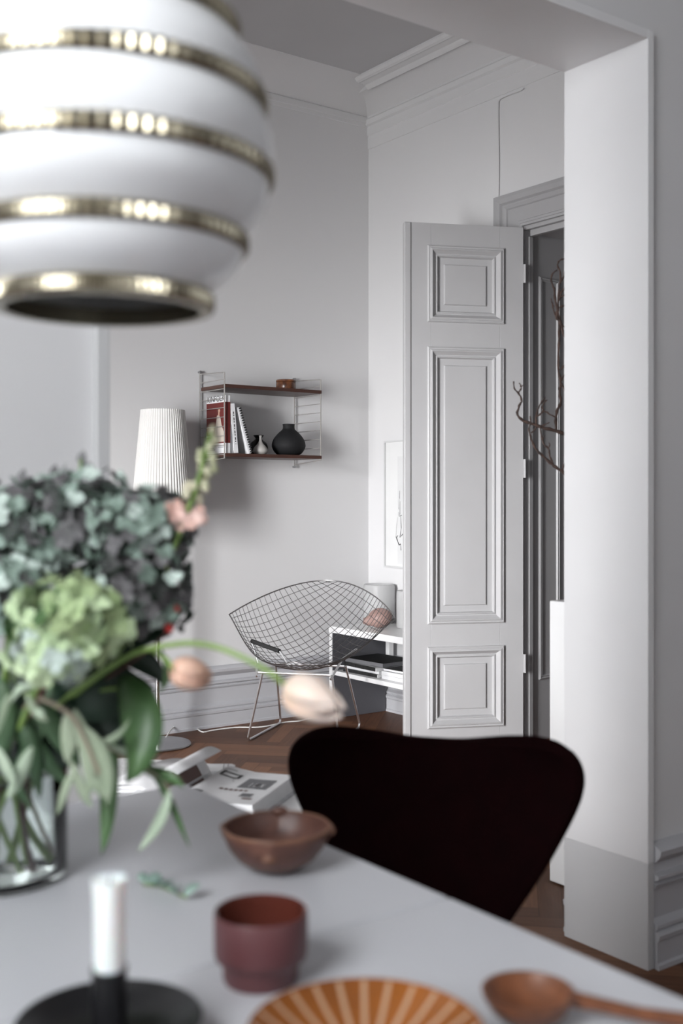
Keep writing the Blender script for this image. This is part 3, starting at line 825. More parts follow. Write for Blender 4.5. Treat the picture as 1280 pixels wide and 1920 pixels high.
MB().tube([q0, q0 + ax * .025 + Vector((0, 0, -.006)), q0 + ax * .045 + Vector((0, 0, -.004))], [.034, .024, .014], 16).build('spout', M_terra, r, smooth=True)
def stack(specs, y_c, x_c):
    z = .263
    for i, (L_, W_, H_, m_, nm, lab, rz, dx, kind) in enumerate(specs):
        r = thing(nm, lab, 'book', (x_c + dx, y_c, z), rz, 'books and magazines on the console shelf')
        MB().box(-W_ / 2, W_ / 2, -L_ / 2, L_ / 2, .0008, H_ - .0008).build('pages', M_inkg if nm == 'photo_book' else M_pagew, r, local=True)
        MB().box(-W_ / 2 - .001, W_ / 2, -L_ / 2 - .002, L_ / 2 + .002, H_ - .0008, H_).box(-W_ / 2 - .001, W_ / 2, -L_ / 2 - .002, L_ / 2 + .002, 0, .0008).build('cover', m_, r, local=True)
        if kind == 'spiral':
            m = MB()
            n = int(L_ / .011)
            for k in range(n):
                yy = -L_ / 2 + .005 + k * .011
                m.box(-W_ / 2 - .006, -W_ / 2 + .004, yy, yy + .0045, -.0 + .001, H_ + .002)
            m.build('comb_binding', M_ink, r, local=True)
        z += H_ + .0012
stack([(.29, .22, .016, M_pagew, 'spiral_book', 'lowest comb bound white book on the console shelf', R(2), -.03, 'spiral'),
       (.29, .21, .014, M_pagew, 'paperback_book', 'plain white paperback between the two comb bound books', R(0), -.02, ''),
       (.29, .22, .018, M_pagew, 'spiral_book', 'upper comb bound white book under the black photo book', R(-1), -.03, 'spiral'),
       (.30, .24, .022, M_blackm, 'photo_book', 'charcoal photo book topmost of the console shelf pile', R(4), .0, '')], 4.745, 3.74)
stack([(.26, .20, .020, M_pagew, 'white_book', 'lower thick white book at the door end of the console shelf', 0, -.03, ''),
       (.26, .20, .020, M_pagew, 'white_book', 'upper thick white book at the door end of the console shelf', R(2), -.03, ''),
       (.25, .20, .012, M_ink, 'black_magazine', 'black magazine topmost on the white books by the open door', R(3), -.02, '')], 4.44, 3.74)

# picture on the right wall
def picture():
    y1, y0, z1, z0 = 4.982, 4.45, 1.524, .809
    X = XR - .003
    r = thing('framed_drawing', 'thin white framed ink drawing hanging beside the open door', 'picture', (XR, (y0 + y1) / 2, z0))
    m = MB(); w_ = .009
    m.box(X - .018, X, y0, y1, z0, z0 + w_).box(X - .018, X, y0, y1, z1 - w_, z1).box(X - .018, X, y0, y0 + w_, z0 + w_, z1 - w_).box(X - .018, X, y1 - w_, y1, z0 + w_, z1 - w_)
    m.build('frame', M_frame, r)
    MB().box(X - .008, X, y0 + w_, y1 - w_, z0 + w_, z1 - w_).build('paper', M_mount, r)
    Xp = X - .0092
    strokes = [([(749, 920), (748.5, 935)], .7), ([(748, 935), (747, 955)], .5), ([(750, 940), (749.5, 965)], .6), ([(756, 933), (761, 937)], 1.0), ([(751, 968), (752, 990), (749.5, 1008)], .9), ([(762, 975), (759, 996)], .8),
               ([(742, 1006), (745, 1014), (748, 1022), (751, 1020)], 1.3), ([(743, 1008), (746, 1004)], .8), ([(751, 1006), (756, 1000), (759, 1003)], .9), ([(751, 1022), (751.5, 1032)], .9), ([(756, 905), (758, 912), (757, 918)], .3), ([(759, 903), (761, 911)], .3),
               ([(745, 970), (743, 990), (742, 1006)], .3), ([(747, 960), (748, 968), (753, 966)], .6), ([(757, 1024), (760, 1034)], .6)]
    m = MB()
    for pts, wd in strokes:
        q = [atX(a, b_, Xp) for a, b_ in pts]
        for i in range(len(q) - 1):
            d = (q[i + 1] - q[i]); d.x = 0; d.normalize(); n = Vector((0, -d.z, d.y)) * (.0028 * wd)
            m.add([q[i] - n * .6, q[i] + n * .6, q[i + 1] + n, q[i + 1] - n], [(0, 1, 2, 3)])
    tag(m.build('ink_strokes', M_ink, r), kind=None)
    a = atX(745, 856, Xp + .0006); b_ = atX(766, 900, Xp + .0006)
    c = atX(745, 1058, Xp + .0006)
    MB().add([(a.x, a.y, a.z), (a.x, a.y - .30, a.z), (a.x, a.y - .30, c.z), (a.x, a.y, c.z)], [(0, 1, 2, 3)]).build('sheet', mat('drawing_sheet', (.63, .63, .63), .7), r)
picture()

# ------------------------------------------------------------ white plinth with branches behind the pier
PX0 = 2.60
tag(MB().box(PX0, 3.02, PY1 + .040, 2.445, .004, .882).build('plinth', M_white, bevel=.004), 'tall white plinth standing behind the bright jamb of the opening', 'plinth')
vc = Vector((2.83, 2.30, .8825))
lathe_thing('floor_vase', 'dark stoneware vase on the white plinth holding the twisted branches', 'vase',
            [(.001, 0), (.06, 0), (.085, .05), (.08, .12), (.045, .18), (.04, .22), (.036, .22), (.04, .18), (.07, .12), (.001, .02)], vc, M_blackm)
def branches():
    D = 3.52
    lines = [
        ([(1180, 1085), (1165, 960), (1110, 850), (1065, 818), (1042, 808), (1019, 802), (998, 795), (980, 789), (970, 777), (973, 761), (978, 750), (971, 737), (964, 728), (963, 715)], 4.2, 1.2, 0),
        ([(971, 737), (976, 730), (976, 723), (973, 718)], 1.6, 1.0, 0), ([(976, 724), (981, 722)], 1.2, .8, 0),
        ([(1042, 808), (1042, 784), (1045, 767), (1051, 755), (1049, 737), (1050, 719), (1047, 692), (1047, 654), (1048, 630), (1048, 600), (1045, 580), (1047, 553), (1050, 514), (1045, 499), (1048, 489), (1056, 485), (1070, 483)], 3.0, 1.4, 1),
        ([(1176, 1085), (1172, 1060), (1120, 950), (1065, 894), (1042, 876), (1028, 865), (1010, 848), (999, 832), (993, 814), (992, 801), (995, 790), (993, 780)], 3.6, 1.1, 2),
        ([(1037, 870), (1031, 856), (1028, 841), (1020, 834), (1017, 826), (1014, 811), (1012, 800)], 2.0, 1.0, 2), ([(1028, 841), (1030, 835), (1029, 830)], 1.4, .8, 2), ([(1017, 826), (1020, 816)], 1.2, .7, 2),
        ([(1005, 796), (1005, 781), (1008, 768), (1013, 758), (1022, 745)], 2.0, 1.0, 0), ([(1013, 758), (1018, 750), (1023, 752)], 1.3, .8, 0),
        ([(1007, 780), (1013, 776), (1019, 771), (1031, 777), (1042, 783)], 1.8, 1.2, 0), ([(1019, 771), (1016, 763), (1020, 755), (1026, 750)], 1.6, .8, 0),
        ([(1011, 801), (1020, 797), (1029, 792)], 1.5, .9, 0), ([(996, 812), (1003, 804), (1006, 800)], 1.4, 1, 2),
        ([(1045, 582), (1040, 559), (1038, 541), (1033, 526), (1035, 514), (1045, 506)], 2.6, 1.2, 1), ([(1038, 575), (1034, 566), (1033, 560)], 1.6, .9, 1), ([(1048, 602), (1038, 585), (1035, 570)], 2.0, 1.1, 1),
        ([(1048, 560), (1052, 548), (1058, 540), (1068, 522)], 2.8, 1.6, 1), ([(1045, 565), (1054, 555), (1070, 550)], 2.2, 1.6, 1), ([(1050, 575), (1060, 572), (1072, 566)], 2.2, 1.6, 1), ([(1049, 604), (1057, 613), (1070, 608)], 2.2, 1.6, 1),
        ([(1048, 600), (1056, 625), (1066, 645), (1090, 700), (1130, 820), (1170, 1000), (1178, 1085)], 2.6, 4.0, 1), ([(1049, 716), (1057, 727), (1067, 742), (1090, 780)], 2.2, 3, 1), ([(1050, 720), (1056, 705), (1066, 694)], 1.8, 1.3, 1),
        ([(1047, 694), (1054, 690), (1066, 687)], 1.5, 1.2, 1), ([(1052, 690), (1060, 682), (1064, 676)], 1.3, .9, 1), ([(1054, 882), (1058, 868), (1068, 860)], 1.8, 1.4, 2), ([(1050, 530), (1056, 518), (1060, 505), (1070, 498)], 2.0, 1.2, 1), ([(1046, 600), (1043, 590), (1047, 575)], 3.4, 2.6, 1)]
    root = thing('branch_bundle', 'twisted bare brown branches reaching out from behind the jamb', 'branches', (vc.x, vc.y, vc.z + .15))
    offs = [0, .05, -.06]; groups = [[], [], []]
    for pts, r0, r1, g in lines: groups[g].append((pts, r0, r1))
    rng = random.Random(5)
    for g in range(3):
        m = MB()
        for pts, r0, r1 in groups[g]:
            P3 = []
            for a, b_ in pts:
                k = max(0, min(1, (1180 - a) / 120)); d = D + offs[g] * k + .0
                P3.append(at(a, b_, d))
            P3 = smoothline(P3, 4); n = len(P3)
            sc = D / F
            P3 = [q + Vector((rng.uniform(-1, 1), rng.uniform(-1, 1), rng.uniform(-1, 1))) * .0011 for q in P3]
            rr = [(r0 + (r1 - r0) * i / (n - 1)) * sc * (1 + .22 * math.sin(i * 1.7 + r0 * 5)) for i in range(n)]
            m.tube(P3, rr, 7)
        m.build('branch', M_branch, root, smooth=True, angle=180)
branches()

# ------------------------------------------------------------ round coffee table and reading matter
CX, CYY, CR, CZT = 1.13, 2.545, .51, .45
r = thing('coffee_table', 'round white coffee table covered with open books beyond the dining table', 'coffee table', (CX, CYY, 0))
MB().lathe([(.001, CZT - .03), (CR - .02, CZT - .03), (CR, CZT - .015), (CR, CZT - .004), (CR - .004, CZT), (.001, CZT)], (CX, CYY, 0), 96).build('tabletop', M_white, r, smooth=True)
MB().lathe([(.001, CZT - .03), (.06, CZT - .03), (.035, .28), (.035, .10), (.12, .03), (.22, .008), (.22, 0), (.001, 0)], (CX, CYY, 0), 48).build('pedestal', M_white, r, smooth=True)
def open_book():
    sd = Vector((.80, .60, 0)).normalized(); rt = Vector((sd.y, -sd.x, 0))
    o = atz(308, 1505, .475); o.z = CZT + .001
    r = thing('open_book', 'thick open illustrated book with curling pages on the round coffee table', 'book', o)
    Lp, Wp = .295, .225
    def P(a, w, h): return o + sd * a + rt * w + Vector((0, 0, h))
    # right block: profile across w
    top = lambda w: .030 + .016 * math.sin(min(1, w / .09) * PI * .9) * (1 - w / Wp) if w < .1 else .030 + .016 * math.sin(PI * .9) * (1 - w / Wp) + .0
    def topf(w): 
        t = w / Wp; return .006 + .030 * (1 - math.exp(-t * 14)) + .012 * math.exp(-((t - .22) / .16) ** 2)
    n = 24
    prof = [(0, .002)] + [(Wp * i / n, topf(Wp * i / n)) for i in range(n + 1)] + [(Wp + .004, .002)]
    m = MB().prism(prof, lambda u, v, t: P(t, u, v), 0, Lp); m.build('page_block', M_pagew, r, smooth=True, angle=40)
    # fore-edge lines
    m = MB()
    for k in range(6): m.box(0, 0, 0, 0, 0, 0) if False else None
    e = .0006
    for k in range(7):
        z = .006 + k * .0042
        m.add([P(.002, Wp + .0042 + e - .0001 * k, z), P(Lp - .002, Wp + .0042 + e - .0001 * k, z), P(Lp - .002, Wp + .0042 + e, z + .0007), P(.002, Wp + .0042 + e, z + .0007)], [(0, 1, 2, 3)])
    m.build('page_edges', M_inkl, r)
    # left block fanned
    def lf(w): t = w / Wp; return .006 + .022 * (1 - math.exp(-t * 12)) + .020 * math.exp(-((t - .25) / .2) ** 2)
    prof = [(0, .002)] + [(-Wp * i / n, lf(Wp * i / n)) for i in range(n + 1)] + [(-Wp - .002, .002)]
    MB().prism(prof, lambda u, v, t: P(t, u, v), 0, Lp).build('page_block', M_pagew, r, smooth=True, angle=40)
    for k in range(4):
        hh = .05 + .010 * k
        def fn(u, v, k=k, hh=hh):
            w = -(.005 + (Wp - .01 - .010 * k) * u); t = u
            return P(.003 * k + v * (Lp - .004 * k), w, .012 + lf(-w) * .5 + .003 * k + (.002 + .006 * k) * math.sin(PI * min(1, max(0, t * 1.3 - .25))) )
        MB().grid(fn, 18, 3).build('loose_page', M_pagew, r, smooth=True, solid=.0006, angle=180)
    # the tall curling leaf with the brown photograph
    arc = [(0.0, .012), (-.012, .045), (-.008, .070), (.018, .088), (.050, .090), (.075, .075), (.085, .058)]
    arcs = smoothline([Vector((a, 0, b_)) for a, b_ in [(0.0, .012), (-.018, .045), (-.034, .070), (-.030, .088), (-.005, .095), (.022, .086)]], 5)
    nn = len(arcs) - 1
    def fa(u, v, a0=.02, a1=Lp - .0, du=0, hh=0):
        q = arcs[int(round(u * nn))]; return P(a0 + (a1 - a0) * v, q.x, q.z + hh)
    g = MB().grid(lambda u, v: fa(u, v, .03, Lp), nn, 3).build('curled_page', M_pagew, r, smooth=True, solid=.0007, angle=180)
    def fb(u, v):
        i = .5 + u * 9; k = int(math.floor(i)); q = arcs[min(k, nn)].lerp(arcs[min(k + 1, nn)], i - k)
        return P(.05 + .19 * v, q.x + .0016, q.z + .0006)
    MB().grid(fb, 10, 3).build('printed_photo', M_brownpic, r, smooth=True, angle=180)
    # printed collage on the right page
    m = MB()
    def pr(a0, a1, w0, w1, mi, pts=None):
        K = 6
        vs = []
        for i in range(K + 1):
            w = w0 + (w1 - w0) * i / K
            vs += [P(a0, w, topf(w) + .0009), P(a1, w, topf(w) + .0009)]
        m.add(vs, [(2 * i, 2 * i + 1, 2 * i + 3, 2 * i + 2) for i in range(K)], mi)
    pr(.135, .225, .130, .205, 1)                       # cow-like grey picture
    pr(.150, .185, .150, .190, 2)
    for k in range(9): 
        a = .245 - .006 * k; w = .125 - .014 * k if k < 5 else .125 - .014 * 5 + .004 * (k - 5)
    pr(.235, .243, .055, .105, 0); pr(.215, .250, .050, .060, 0); pr(.205, .213, .055, .100, 0); pr(.210, .245, .098, .106, 0)
    for k in range(7): pr(.180 + .009 * k, .184 + .009 * k, .088 + .004 * abs(k - 3), .093 + .004 * abs(k - 3), 3)
    for k in range(6): pr(.105, .118, .095 + .013 * k, .104 + .013 * k, 4)
    pr(.060, .090, .165, .195, 1); pr(.040, .052, .180, .205, 4); pr(.03, .06, .05, .075, 0); pr(.262, .270, .04, .08, 3)
    m.build('printed_pictures', [M_ink, M_inkg, M_pagew, M_inkl, M_brownpic], r)
    MB().prism([(-Wp - .012, 0), (Wp + .018, 0), (Wp + .018, .0018), (-Wp - .012, .0018)], lambda u, v, t: P(t, u, v), -.006, Lp + .006).build('cover', M_pageg, r)
open_book()
def flat_mag():
    a = atz(250, 1434, CZT + .01); b_ = atz(441, 1431, CZT + .01)
    d = (b_ - a); d.z = 0; W_ = d.length; d.normalize(); n = Vector((d.y, -d.x, 0))
    if n.dot(a) > 0: n = -n
    o = Vector((b_.x, b_.y, CZT + .001))
    r = thing('magazine', 'white open magazine lying flat behind the thick open book', 'magazine', o)
    def P(s, t, h): return o - d * s + n * t + Vector((0, 0, h))
    prof = [(0, 0), (0, .004), (.01, .0075), (.10, .009), (.19, .008), (.205, .004), (.22, .008), (.40, .008), (.42, .004), (.42, 0)]
    MB().prism(prof, lambda u, v, t: P(u, t, v), 0, .085).build('pages', M_pagew, r, smooth=True, angle=60)
    m = MB()
    for (s0, s1, t0, t1) in ((.018, .020, .006, .08), (.03, .032, .006, .08), (.095, .125, .03, .036), (.10, .115, .045, .05), (.13, .17, .02, .025)):
        m.add([P(s0, t0, .0098), P(s1, t0, .0098), P(s1, t1, .0098), P(s0, t1, .0098)], [(0, 1, 2, 3)])
    m.build('printed_lines', M_inkg, r)
flat_mag()
def speckled():
    o = atz(226, 1476, CZT + .03); o.z = CZT + .001
    m_ = bpy.data.materials.new('speckled_print2'); m_.use_nodes = True; nt = m_.node_tree; B = nt.nodes['Principled BSDF']; B.inputs['Roughness'].default_value = .6
    tc = nt.nodes.new('ShaderNodeTexCoord'); nz = nt.nodes.new('ShaderNodeTexVoronoi'); nz.inputs['Scale'].default_value = 260
    rp = nt.nodes.new('ShaderNodeValToRGB'); rp.color_ramp.interpolation = 'CONSTANT'; rp.color_ramp.elements[0].color = (.03, .03, .03, 1); rp.color_ramp.elements[1].color = (.75, .75, .75, 1); rp.color_ramp.elements[1].position = .33
    nt.links.new(tc.outputs['Object'], nz.inputs[0]); nt.links.new(nz.outputs[0], rp.inputs[0]); nt.links.new(rp.outputs[0], B.inputs[0])
    view = Vector((SY, CY, 0)); side = Vector((CY, -SY, 0))
    r = thing('open_magazine', 'magazine with a speckled black and white page left of the thick open book', 'magazine', o + side * -.1 + view * .05)
    base_ = o + side * -.20 + view * .0
    prof = [(0, 0), (0, .010), (.04, .016), (.17, .018), (.215, .014), (.23, .004), (.23, 0)]
    MB().prism(prof, lambda u, v, t: base_ + side * u + view * t + Vector((0, 0, v)), .08, .36).build('pages', M_pagew, r, smooth=True)
    MB().add([base_ + side * .06 + view * .10 + Vector((0, 0, .0185)), base_ + side * .205 + view * .10 + Vector((0, 0, .0185)), base_ + side * .205 + view * .34 + Vector((0, 0, .0185)), base_ + side * .06 + view * .34 + Vector((0, 0, .0185))], [(0, 1, 2, 3)]).build('speckled_page', m_, r)
speckled()

# ------------------------------------------------------------ things on the dining table
def on_table(px, py): return atz(px, py, TZ)
# candle holder and candle
c = at(205, 932, .966); c.z = TZ
r = thing('candle_holder', 'black iron candle holder with a wide shallow dish', 'candle holder', (c.x, c.y, TZ))
MB().lathe([(.001, .001), (.045, 0), (.066, .006), (.078, .020), (.080, .026), (.0775, .026), (.062, .012), (.04, .006), (.001, .005)], (c.x, c.y, TZ), 96).build('dish', M_black, r, smooth=True)
MB().lathe([(.001, .006), (.0175, .006), (.0155, .010), (.0152, .066), (.0160, .070), (.0135, .070), (.013, .04), (.001, .04)], (c.x, c.y, TZ), 48).build('socket', M_black, r, smooth=True)
rc = thing('candle', 'white pillar candle standing in the black iron holder', 'candle', (c.x, c.y, TZ + .041))
MB().lathe([(.001, .041), (.0128, .041), (.0130, .066), (.0133, .075), (.0134, .130), (.0146, .141), (.0145, .147), (.012, .145), (.001, .142)], (c.x, c.y, TZ), 48, rfun=lambda rr, z, a, k: rr + (.0008 * math.sin(3 * a + 1) if z > .12 else 0)).build('wax', M_candle, rc, smooth=True)
MB().tube([(c.x, c.y, TZ + .141), (c.x + .001, c.y, TZ + .149)], .0009, 6).build('wick', M_wick, rc)
# burgundy cup
c = on_table(489, 1836)
r = thing('cup', 'burgundy ceramic cup with a stepped foot, right of the candle', 'cup', (c.x, c.y, TZ))
MB().lathe([(.001, .0), (.0355, .0), (.0375, .004), (.0378, .016), (.040, .0205), (.0450, .024), (.0462, .029), (.0465, .066), (.0455, .0685)], (c.x, c.y, TZ), 96).build('outer_wall', M_cup, r, smooth=True, angle=50)
MB().lathe([(.0455, .0685), (.0435, .0675), (.0425, .062), (.042, .032), (.037, .022), (.030, .012), (.001, .009)], (c.x, c.y, TZ), 96).build('glazed_inside', M_cupin, r, smooth=True)
# striped plate
c = at(686, 932, .926); c.z = TZ
r = thing('striped_bowl', 'orange brown glazed bowl with radiating cream stripes at the front edge', 'bowl', (c.x, c.y, TZ))
RP_ = .0985
def hp(rr): return .006 + .030 * (rr / RP_) ** 2.2
MB().lathe([(.001, .0), (.05, .0), (.055, .003)] + [(a, hp(a) - .004) for a in (.06, .075, .085, .092, .0975)] + [(.0990, hp(.0990))] + [(a, hp(a)) for a in (.097, .093, .086, .075, .06, .045, .03, .015, .001)], (c.x, c.y, TZ), 96).build('bowl', M_plate, r, smooth=True)
m = MB()
for k in range(26):
    a = 2 * PI * k / 26 - YAW + PI / 2; 
    u = Vector((math.cos(a), math.sin(a), 0)); v = Vector((-u.y, u.x, 0)); vs = []
    for i in range(11):
        rr = .016 + (.0965 - .016) * i / 10; wd = .0009 + .0011 * min(1, i / 5) 
        q = c + u * rr; q.z = TZ + hp(rr) + .0005
        vs += [q - v * wd, q + v * wd]
    m.add(vs, [(2 * i, 2 * i + 1, 2 * i + 3, 2 * i + 2) for i in range(10)])
m.build('cream_stripes', M_stripe, r)
# wooden scoop
c = on_table(990, 1914)
ang = math.atan2(-SY, CY) - R(10)
r = thing('wooden_scoop', 'reddish wooden scoop with a long handle near the table corner', 'spoon', (c.x, c.y, TZ), 0)
MB().lathe([(.001, 0), (.018, .001), (.033, .010), (.041, .022), (.0425, .028), (.0395, .028), (.030, .015), (.014, .007), (.001, .006)], (c.x, c.y, TZ), 48).build('scoop_bowl', M_scoop, r, smooth=True)
hd = Vector((math.cos(ang), math.sin(ang), 0))
c3 = Vector((c.x, c.y, TZ))
MB().tube([c3 + hd * .037 + Vector((0, 0, .023)), c3 + hd * .06 + Vector((0, 0, .020)), c3 + hd * .10 + Vector((0, 0, .014)), c3 + hd * .16 + Vector((0, 0, .0095)), c3 + hd * .20 + Vector((0, 0, .0095)), c3 + hd * .206 + Vector((0, 0, .0095))], [.0075, .0065, .006, .0075, .009, .004], 12).build('handle', M_scoop, r, smooth=True)
# carved wooden bowl
c = on_table(518, 1629)
r = thing('carved_bowl', 'dark carved wooden bowl with a notched rim near the velvet chair', 'bowl', (c.x, c.y, TZ))
def rimf(rr, z, a, k):
    aa = a + YAW
    e = 0
    for a0 in (PI / 2, 0.0, -PI / 2, PI): 
        dd = (aa - a0 + PI) % (2 * PI) - PI
        e += math.exp(-(dd / .13) ** 2) * (.0028 if z > .040 else 0)
    return rr + e
prof = [(.001, 0), (.018, .0), (.034, .005), (.050, .016), (.061, .030), (.0675, .045), (.0690, .053), (.0685, .056), (.065, .055), (.0625, .043), (.055, .028), (.044, .018), (.028, .010), (.001, .008)]
MB().lathe(prof, (c.x, c.y, TZ), 96, rfun=rimf).build('bowl', M_bowl, r, smooth=True, angle=60)
MB().lathe([(.0650, .0552), (.0688, .0562), (.0700, .0545), (.0696, .0520), (.0688, .0530)], (c.x, c.y, TZ), 96, rfun=rimf, closed=True).build('rim', M_bowlcut, r, smooth=True)
m = MB()
vw = Vector((-SY, -CY, 0)); sd_ = Vector((CY, -SY, 0)); c3 = Vector((c.x, c.y, TZ))
m.ell(c3 + vw * .056 + sd_ * -.004 + Vector((0, 0, .032)), (.012, .010, .010), 12, 8)
m.build('front_knob', M_bowlcut, r, smooth=True)
m = MB(); m.ell(c3 + sd_ * .070 + vw * .004 + Vector((0, 0, .050)), (.0055, .0055, .006), 12, 8); m.build('side_lug', M_bowlcut, r, smooth=True)
m = MB(); m.ell(c3 - vw * .0685 + Vector((0, 0, .054)), (.012, .006, .0075), 12, 8, M=Matrix.Rotation(-YAW, 3, 'Z')); m.build('rear_lug', M_bowl, r, smooth=True)

# leaves / petals helpers
def leaf(m, pts, w, nrm, n=8, fold=.15, mi=0, tip=1.0):
    """pts: control points of a Bezier; w: max half width"""
    L_ = crv(pts, n); vs = []
    for i, p in enumerate(L_):
        t = i / n; tg = (L_[min(i + 1, n)] - L_[max(i - 1, 0)]).normalized()
        s = tg.cross(nrm)
        if s.length < 1e-4: s = tg.cross(Vector((1, 0, .3)))
        s.normalize(); up = s.cross(tg)
        ww = w * (math.sin(PI * min(1, .04 + .96 * t ** .85)) ** .8)
        vs += [p - s * ww + up * ww * fold, p, p + s * ww + up * ww * fold]
    fs = []
    for i in range(n):
        a = 3 * i; fs += [(a, a + 1, a + 4, a + 3), (a + 1, a + 2, a + 5, a + 4)]
    m.add(vs, fs, mi)
# eucalyptus sprig on the table
c = on_table(305, 1672)
r = thing('eucalyptus_sprig', 'small fallen eucalyptus sprig lying between candle and carved bowl', 'sprig', (c.x, c.y, TZ))
sp = [on_table(268, 1664), on_table(300, 1668), on_table(350, 1690)]
m = MB().tube([q + Vector((0, 0, .004)) for q in sp], .0011, 6); m.build('stem', M_stem, r)
m = MB(); rng = random.Random(4)
for k in range(9):
    q = bez(sp, .05 + .9 * k / 8) + Vector((0, 0, .006))
    a = rng.uniform(0, 2 * PI); d = Vector((math.cos(a), math.sin(a), .55)).normalized()
    l = rng.uniform(.016, .024)
    leaf(m, [q, q + d * l * .5 + Vector((0, 0, .003)), q + d * l], l * .42, Vector((rng.uniform(-.6, .6), rng.uniform(-.6, .6), 1)).normalized(), 6)
m.build('leaves', M_euc, r, smooth=True, solid=.0007, angle=180)

# ------------------------------------------------------------ glass vase with flowers
VD = 1.405
V0 = at(-5, 932, VD); V0.z = TZ
vr = .086
r = thing('glass_vase', 'clear glass cylinder vase holding the big mixed bouquet', 'vase', (V0.x, V0.y, TZ))
HV = .205
MB().lathe([(.001, 0), (vr - .006, 0), (vr, .006), (vr, HV - .002), (vr - .001, HV), (vr - .003, HV), (vr - .004, HV - .002), (vr - .004, .016), (vr - .010, .011), (.001, .010)], (V0.x, V0.y, TZ), 72).build('glass', M_glass, r, smooth=True, angle=60)
MB().lathe([(.001, .0102), (vr - .0102, .0112), (vr - .0042, .0165), (vr - .0042, .135), (.001, .135)], (V0.x, V0.y, TZ), 64).build('water', M_water, r, smooth=True, angle=60)

def vin(a, rr, z):   # a point inside the vase
    return Vector((V0.x + math.cos(a) * rr, V0.y + math.sin(a) * rr, TZ + z))
def floret(m, p, nrm, size, rng, mi):
    nrm = nrm.normalized()
    a = nrm.cross(Vector((rng.uniform(-1, 1), rng.uniform(-1, 1), rng.uniform(-1, 1))))
    a.normalize(); b_ = nrm.cross(a)
    for k in range(4):
        th = k * PI / 2 + rng.uniform(-.2, .2)
        u = a * math.cos(th) + b_ * math.sin(th); v = nrm.cross(u)
        s = size * rng.uniform(.85, 1.15); cup = rng.uniform(.05, .6)
        mid = p + u * s * .55 + nrm * s * cup * .45
        tip = p + u * s + nrm * s * cup * .7
        w_ = s * .48
        vs = [p, p + u * s * .32 + v * w_ * .62, mid + v * w_ + nrm * s * .07, p + u * s * .85 + v * w_ * .7 + nrm * s * cup * .65, tip, p + u * s * .85 - v * w_ * .7 + nrm * s * cup * .65, mid - v * w_ + nrm * s * .07, p + u * s * .32 - v * w_ * .62, mid - nrm * s * .05]
        m.add(vs, [(0, 1, 2, 8), (8, 2, 3, 4), (8, 4, 5, 6), (0, 8, 6, 7)], mi)
def hydrangea(px, py, d, rpx, label, mats, size, seed, n, ws, sq=.85, name='hydrangea'):
    rng = random.Random(seed)
    c = at(px, py, d); rad = rpx / F * d
    root = thing(name, label, 'flower', vin(seed * 1.3, .05, .02), 0, 'flower stems in the glass vase')
    m = MB()
    for k in range(n):
        z = 1 - 2 * (k + .5) / n
        th = k * 2.39996; s = math.sqrt(1 - z * z)
        u = Vector((s * math.cos(th), s * math.sin(th), z))
        if u.z < -.75: continue
        lump = 1 + .10 * math.sin(5 * u.x + seed) * math.sin(4 * u.y + seed * 2) + rng.uniform(-.16, .10)
        q = c + Vector((u.x * rad, u.y * rad, u.z * rad * sq)) * lump
        uu = (u + Vector((rng.uniform(-.5, .5), rng.uniform(-.5, .5), rng.uniform(-.5, .5)))).normalized()
        floret(m, q, uu, size * rng.uniform(.8, 1.2), rng, rng.choices(range(len(mats)), ws)[0])
    m.build('flower_head', mats, root, smooth=True, angle=180)
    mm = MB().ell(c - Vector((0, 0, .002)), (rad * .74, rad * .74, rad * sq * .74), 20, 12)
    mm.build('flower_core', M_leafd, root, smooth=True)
    base_ = vin(seed * 1.3, .05, .02)
    top = Vector((V0.x + (c.x - V0.x) * .35, V0.y + (c.y - V0.y) * .35, TZ + HV))
    MB().tube(crv([base_, vin(seed * 1.3 + PI, .01, .12), top, c - Vector((0, 0, rad * .4)), c], 16), .0038, 8).build('stem', M_stem if seed % 2 else M_stemr, root, smooth=True)
    return c
HM = [M_petal_a, M_petal_b, M_petal_c, M_petal_d]
hydrangea(55, 1015, 1.44, 128, 'teal and mauve hydrangea head at the left edge of the photo', HM, .0128, 1, 190, [4, 2.2, 1.9, 2.4])
hydrangea(150, 980, 1.42, 112, 'tallest teal hydrangea head, middle of the bouquet', HM, .0128, 2, 165, [4, 2.2, 1.9, 2.4])
hydrangea(262, 1000, 1.40, 102, 'teal hydrangea head reaching toward the pleated floor lamp', HM, .0128, 3, 150, [4, 2.2, 2.2, 2.2])
hydrangea(252, 1110, 1.37, 108, 'dusky hydrangea head at the right above the peach tulip', HM, .0128, 4, 165, [3, 2.8, 1.8, 3])
hydrangea(20, 1120, 1.34, 92, 'lower teal hydrangea head beside the lime green one', HM, .0128, 5, 130, [4, 2.2, 2, 2.5])
hydrangea(132, 1175, 1.27, 98, 'lime green hydrangea head at the front of the bouquet', [M_lime, M_lime2, M_leaf], .0165, 6, 105, [3, 2.5, 1.2])
hydrangea(95, 1225, 1.24, 68, 'pale mint hydrangea head lowest in the bouquet', [M_lime2, M_petal_c], .0170, 7, 55, [3, 2])
# stray florets on top
rt_ = thing('seeded_sprig', 'thin sprig with a lone dark bud above the hydrangeas', 'flower', vin(3.2, .04, .02), 0, 'flower stems in the glass vase')
MB().tube(crv([vin(3.2, .04, .02), vin(0, .02, .15), at(120, 1100, 1.42), at(152, 862, 1.43)], 14), .0016, 6).build('stem', M_stem, rt_)
m = MB(); rng = random.Random(9)
for (px, py) in ((152, 858), (40, 893), (100, 885), (165, 880)):
    q = at(px, py, 1.43); leaf(m, [q - Vector((0, 0, .008)), q, q + Vector((.004, 0, .010))], .006, Vector((-SY, -CY, .2)), 5)
    m.tube([q, at(px + 6, py + 60, 1.43)], .0008, 5)
    m.build('bud', M_petal_b, rt_, smooth=True, solid=.001, angle=180); m = MB()

